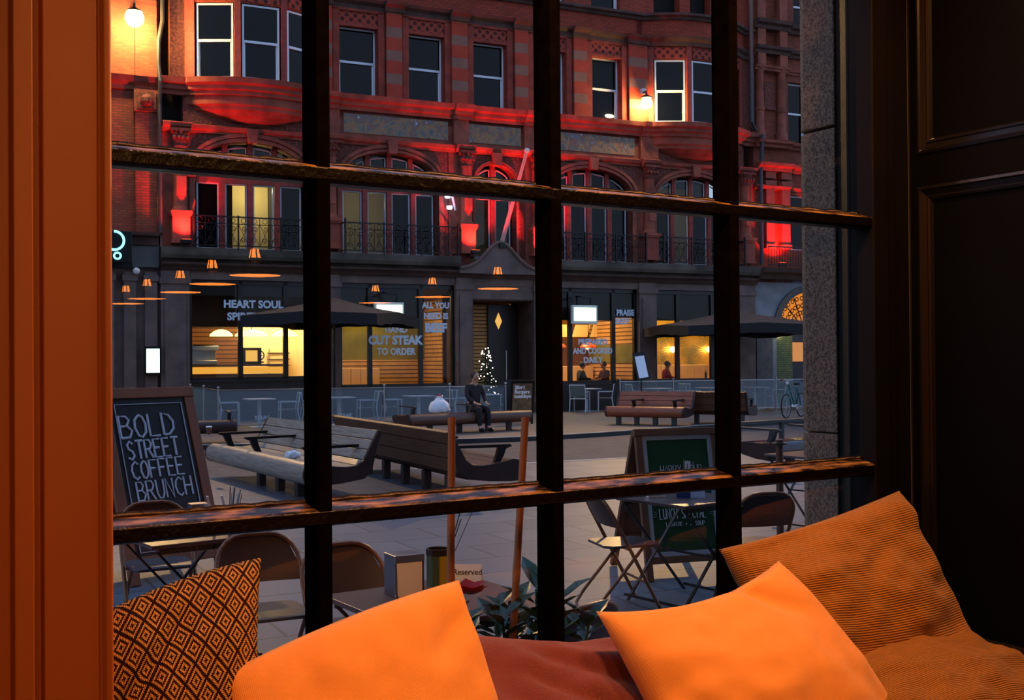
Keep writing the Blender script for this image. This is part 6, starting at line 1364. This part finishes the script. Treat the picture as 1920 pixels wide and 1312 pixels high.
MB().ball((0.10, 0, 0.98), 0.05, 10, 7).build('headlamp', M_white, t); MB().ball((0.76, 0, 0.95), 0.12, 12, 6, (1.2, 0.7, 0.3)).build('saddle', M_tyre, t); b = MB(); b.tube([(0.60, -0.08, 0.30), (0.60, 0.08, 0.30)], 0.09, 12); b.build('crank', M_steel, t); MB().tube([(0.74, 0, 0.86), (0.76, 0, 0.94)], 0.012, 6).build('seat_post', M_steel, t)

# ---- people
M_skin = mat('skin', (196, 146, 118), 0.6)
def skin_obj(name, V, E, R_, m, parent, sub=1):
    me = bpy.data.meshes.new(name); me.from_pydata(V, E, []); me.materials.append(m); o = bpy.data.objects.new(name, me); COL.objects.link(o); o.parent = parent
    o.modifiers.new('skin', 'SKIN'); sv = me.skin_vertices[0].data if me.skin_vertices else None
    if sv is None: return o
    for i, r in enumerate(R_): sv[i].radius = (r, r)
    sv[0].use_root = True; s = o.modifiers.new('sub', 'SUBSURF'); s.levels = sub; s.render_levels = sub
    return o
def seated(label, loc, rot, top_c, leg_c, hair_c, reach=0.34, hz=0.78):
    t = thing('person', label, 'person', loc, rot)
    V = [(0, 0, .53), (0, .03, .76), (0, .01, .98), (0, -.02, 1.13), (0, -.045, 1.20), (0, -.05, 1.36)]; E = [(0, 1), (1, 2), (2, 3), (3, 4), (4, 5)]; R_ = [.125, .125, .13, .055, .075, .072]
    for s in (-1, 1):
        b0 = len(V); V += [(s*.17, .01, 1.05), (s*.235, -.07, .82), (s*.15, -.07-reach*.75, hz), (s*.12, -.07-reach, hz-.005)]; E += [(2, b0), (b0, b0+1), (b0+1, b0+2), (b0+2, b0+3)]; R_ += [.06, .045, .032, .034]
        b1_ = len(V); V += [(s*.10, -.03, .52), (s*.12, -.42, .53), (s*.12, -.44, .12), (s*.12, -.58, .05)]; E += [(0, b1_), (b1_, b1_+1), (b1_+1, b1_+2), (b1_+2, b1_+3)]; R_ += [.09, .065, .042, .04]
    skin_obj('body', V, E, R_, M_skin, t, 2)
    Vt = [(0, 0, .50), (0, .03, .76), (0, .01, .98), (0, -.01, 1.10)]; Et = [(0, 1), (1, 2), (2, 3)]; Rt = [.165, .15, .15, .07]
    for s in (-1, 1): b0 = len(Vt); Vt += [(s*.175, .01, 1.05), (s*.24, -.07, .82), (s*.155, -.06-reach*.70, hz+(.82-hz)*.1)]; Et += [(2, b0), (b0, b0+1), (b0+1, b0+2)]; Rt += [.075, .058, .044]
    skin_obj('jumper', Vt, Et, Rt, mat('cloth_%d_%d_%d' % top_c, top_c, 0.85), t, 2)
    Vl = [(0, 0, .53)]; El = []; Rl = [.14]
    for s in (-1, 1): b0 = len(Vl); Vl += [(s*.10, -.03, .52), (s*.12, -.42, .535), (s*.12, -.44, .12)]; El += [(0, b0), (b0, b0+1), (b0+1, b0+2)]; Rl += [.10, .078, .056]
    skin_obj('trousers', Vl, El, Rl, mat('cloth_%d_%d_%d' % leg_c, leg_c, 0.85), t, 2)
    MB().ball((0, -.03, 1.315), .108, 14, 10, (0.9, 1.0, 1.0)).build('hair', mat('cloth_%d_%d_%d' % hair_c, hair_c, 0.7), t, smooth=True)
    MB().ball((0, -.075, 1.285), .086, 14, 10, (0.85, 1.0, 1.15)).ball((0, -.165, 1.275), .016, 6, 5, (0.8, 1, 1.4)).build('face', M_skin, t, smooth=True)
    for s in (-1, 1):
        MB().ball((s*.12, -.52, .055), .055, 10, 7, (0.85, 2.3, 1.0)).build('shoe', M_blackmetal, t, smooth=True)
    b = MB()
    for s in (-1, 1): b.ball((s*.03, -.155, 1.30), .010, 6, 5)
    b.build('eyes', mat('eye_dark', (20, 16, 14), 0.3), t); MB().box(-.022, .022, -.158, -.148, 1.235, 1.243).build('mouth', mat('lip', (130, 70, 64), 0.5), t)
    for s in (-1, 1):
        b = MB(); p = Vector((s*.12, -.07-reach, hz-.005))
        for k, l in enumerate((.055, .066, .07, .064, .05)):
            a = (k-2)*0.22; d = Vector((math.sin(a)*(-s), -math.cos(a), -0.25)); q = p + Vector(((k-2)*.016*(-s), -.02, 0)); b.tube([q, q+d*l*.6, q+d*l+Vector((0, 0, -.012))], [.009, .0085, .007], 6)
        b.build('fingers', M_skin, t, smooth=True)
    return t
seated('person in dark clothes sitting on the backless bench beside the carrier bag', (-0.904, 26.44, 0.02), face(.56, -.83), (40, 30, 32), (26, 24, 28), (70, 50, 36), 0.30, 0.66)
seated('person in black sitting left of the pair at the window table', fpt(2.08, 2.0, 0.2), FR + face(.9, -.1), (30, 26, 28), (30, 28, 34), (30, 22, 18))
seated('person with long dark hair sitting right of the pair at the window table', fpt(3.02, 2.0, 0.2), FR + face(-.9, -.1), (70, 30, 30), (30, 28, 34), (40, 24, 18))
seated('person in a red jumper sitting in the golden-walled room', fpt(5.28, 1.5, 0.2), FR + face(.9, -.2), (190, 40, 34), (40, 36, 40), (70, 44, 30))
seated('person in dark green at the left edge of the golden-walled room', fpt(4.75, 2.1, 0.2), FR + face(.9, .2), (50, 54, 34), (40, 36, 40), (50, 36, 26))
t = fthing('wine_bottle', 'dark wine bottle on the right table of the golden-walled room', 'bottle', 6.62, 1.0, 0.95); MB().lathe([(0.04, 0), (0.04, 0.2), (0.015, 0.26), (0.015, 0.32)], n=12).build('bottle', M_blackmetal, t, smooth=True)
table_in(6.62, 1.0, 'restaurant table under the dark wine bottle')
# street optics of the two lanterns: light thrown over the street towards this side
for nm, u, y, v, tgt, pw in (('lantern_beam', 3.30, -0.75, 10.2, (-1.2, 13.0, 0), 4800), ('lantern_beam', -13.10, -1.0, 10.9, (0.0, 14.0, 0), 2400)):
    light(nm, 'SPOT', fpt(u, y, v), (1.0, 0.60, 0.24), pw, None, 0.10, spot=75, target=tgt, blend=0.9)
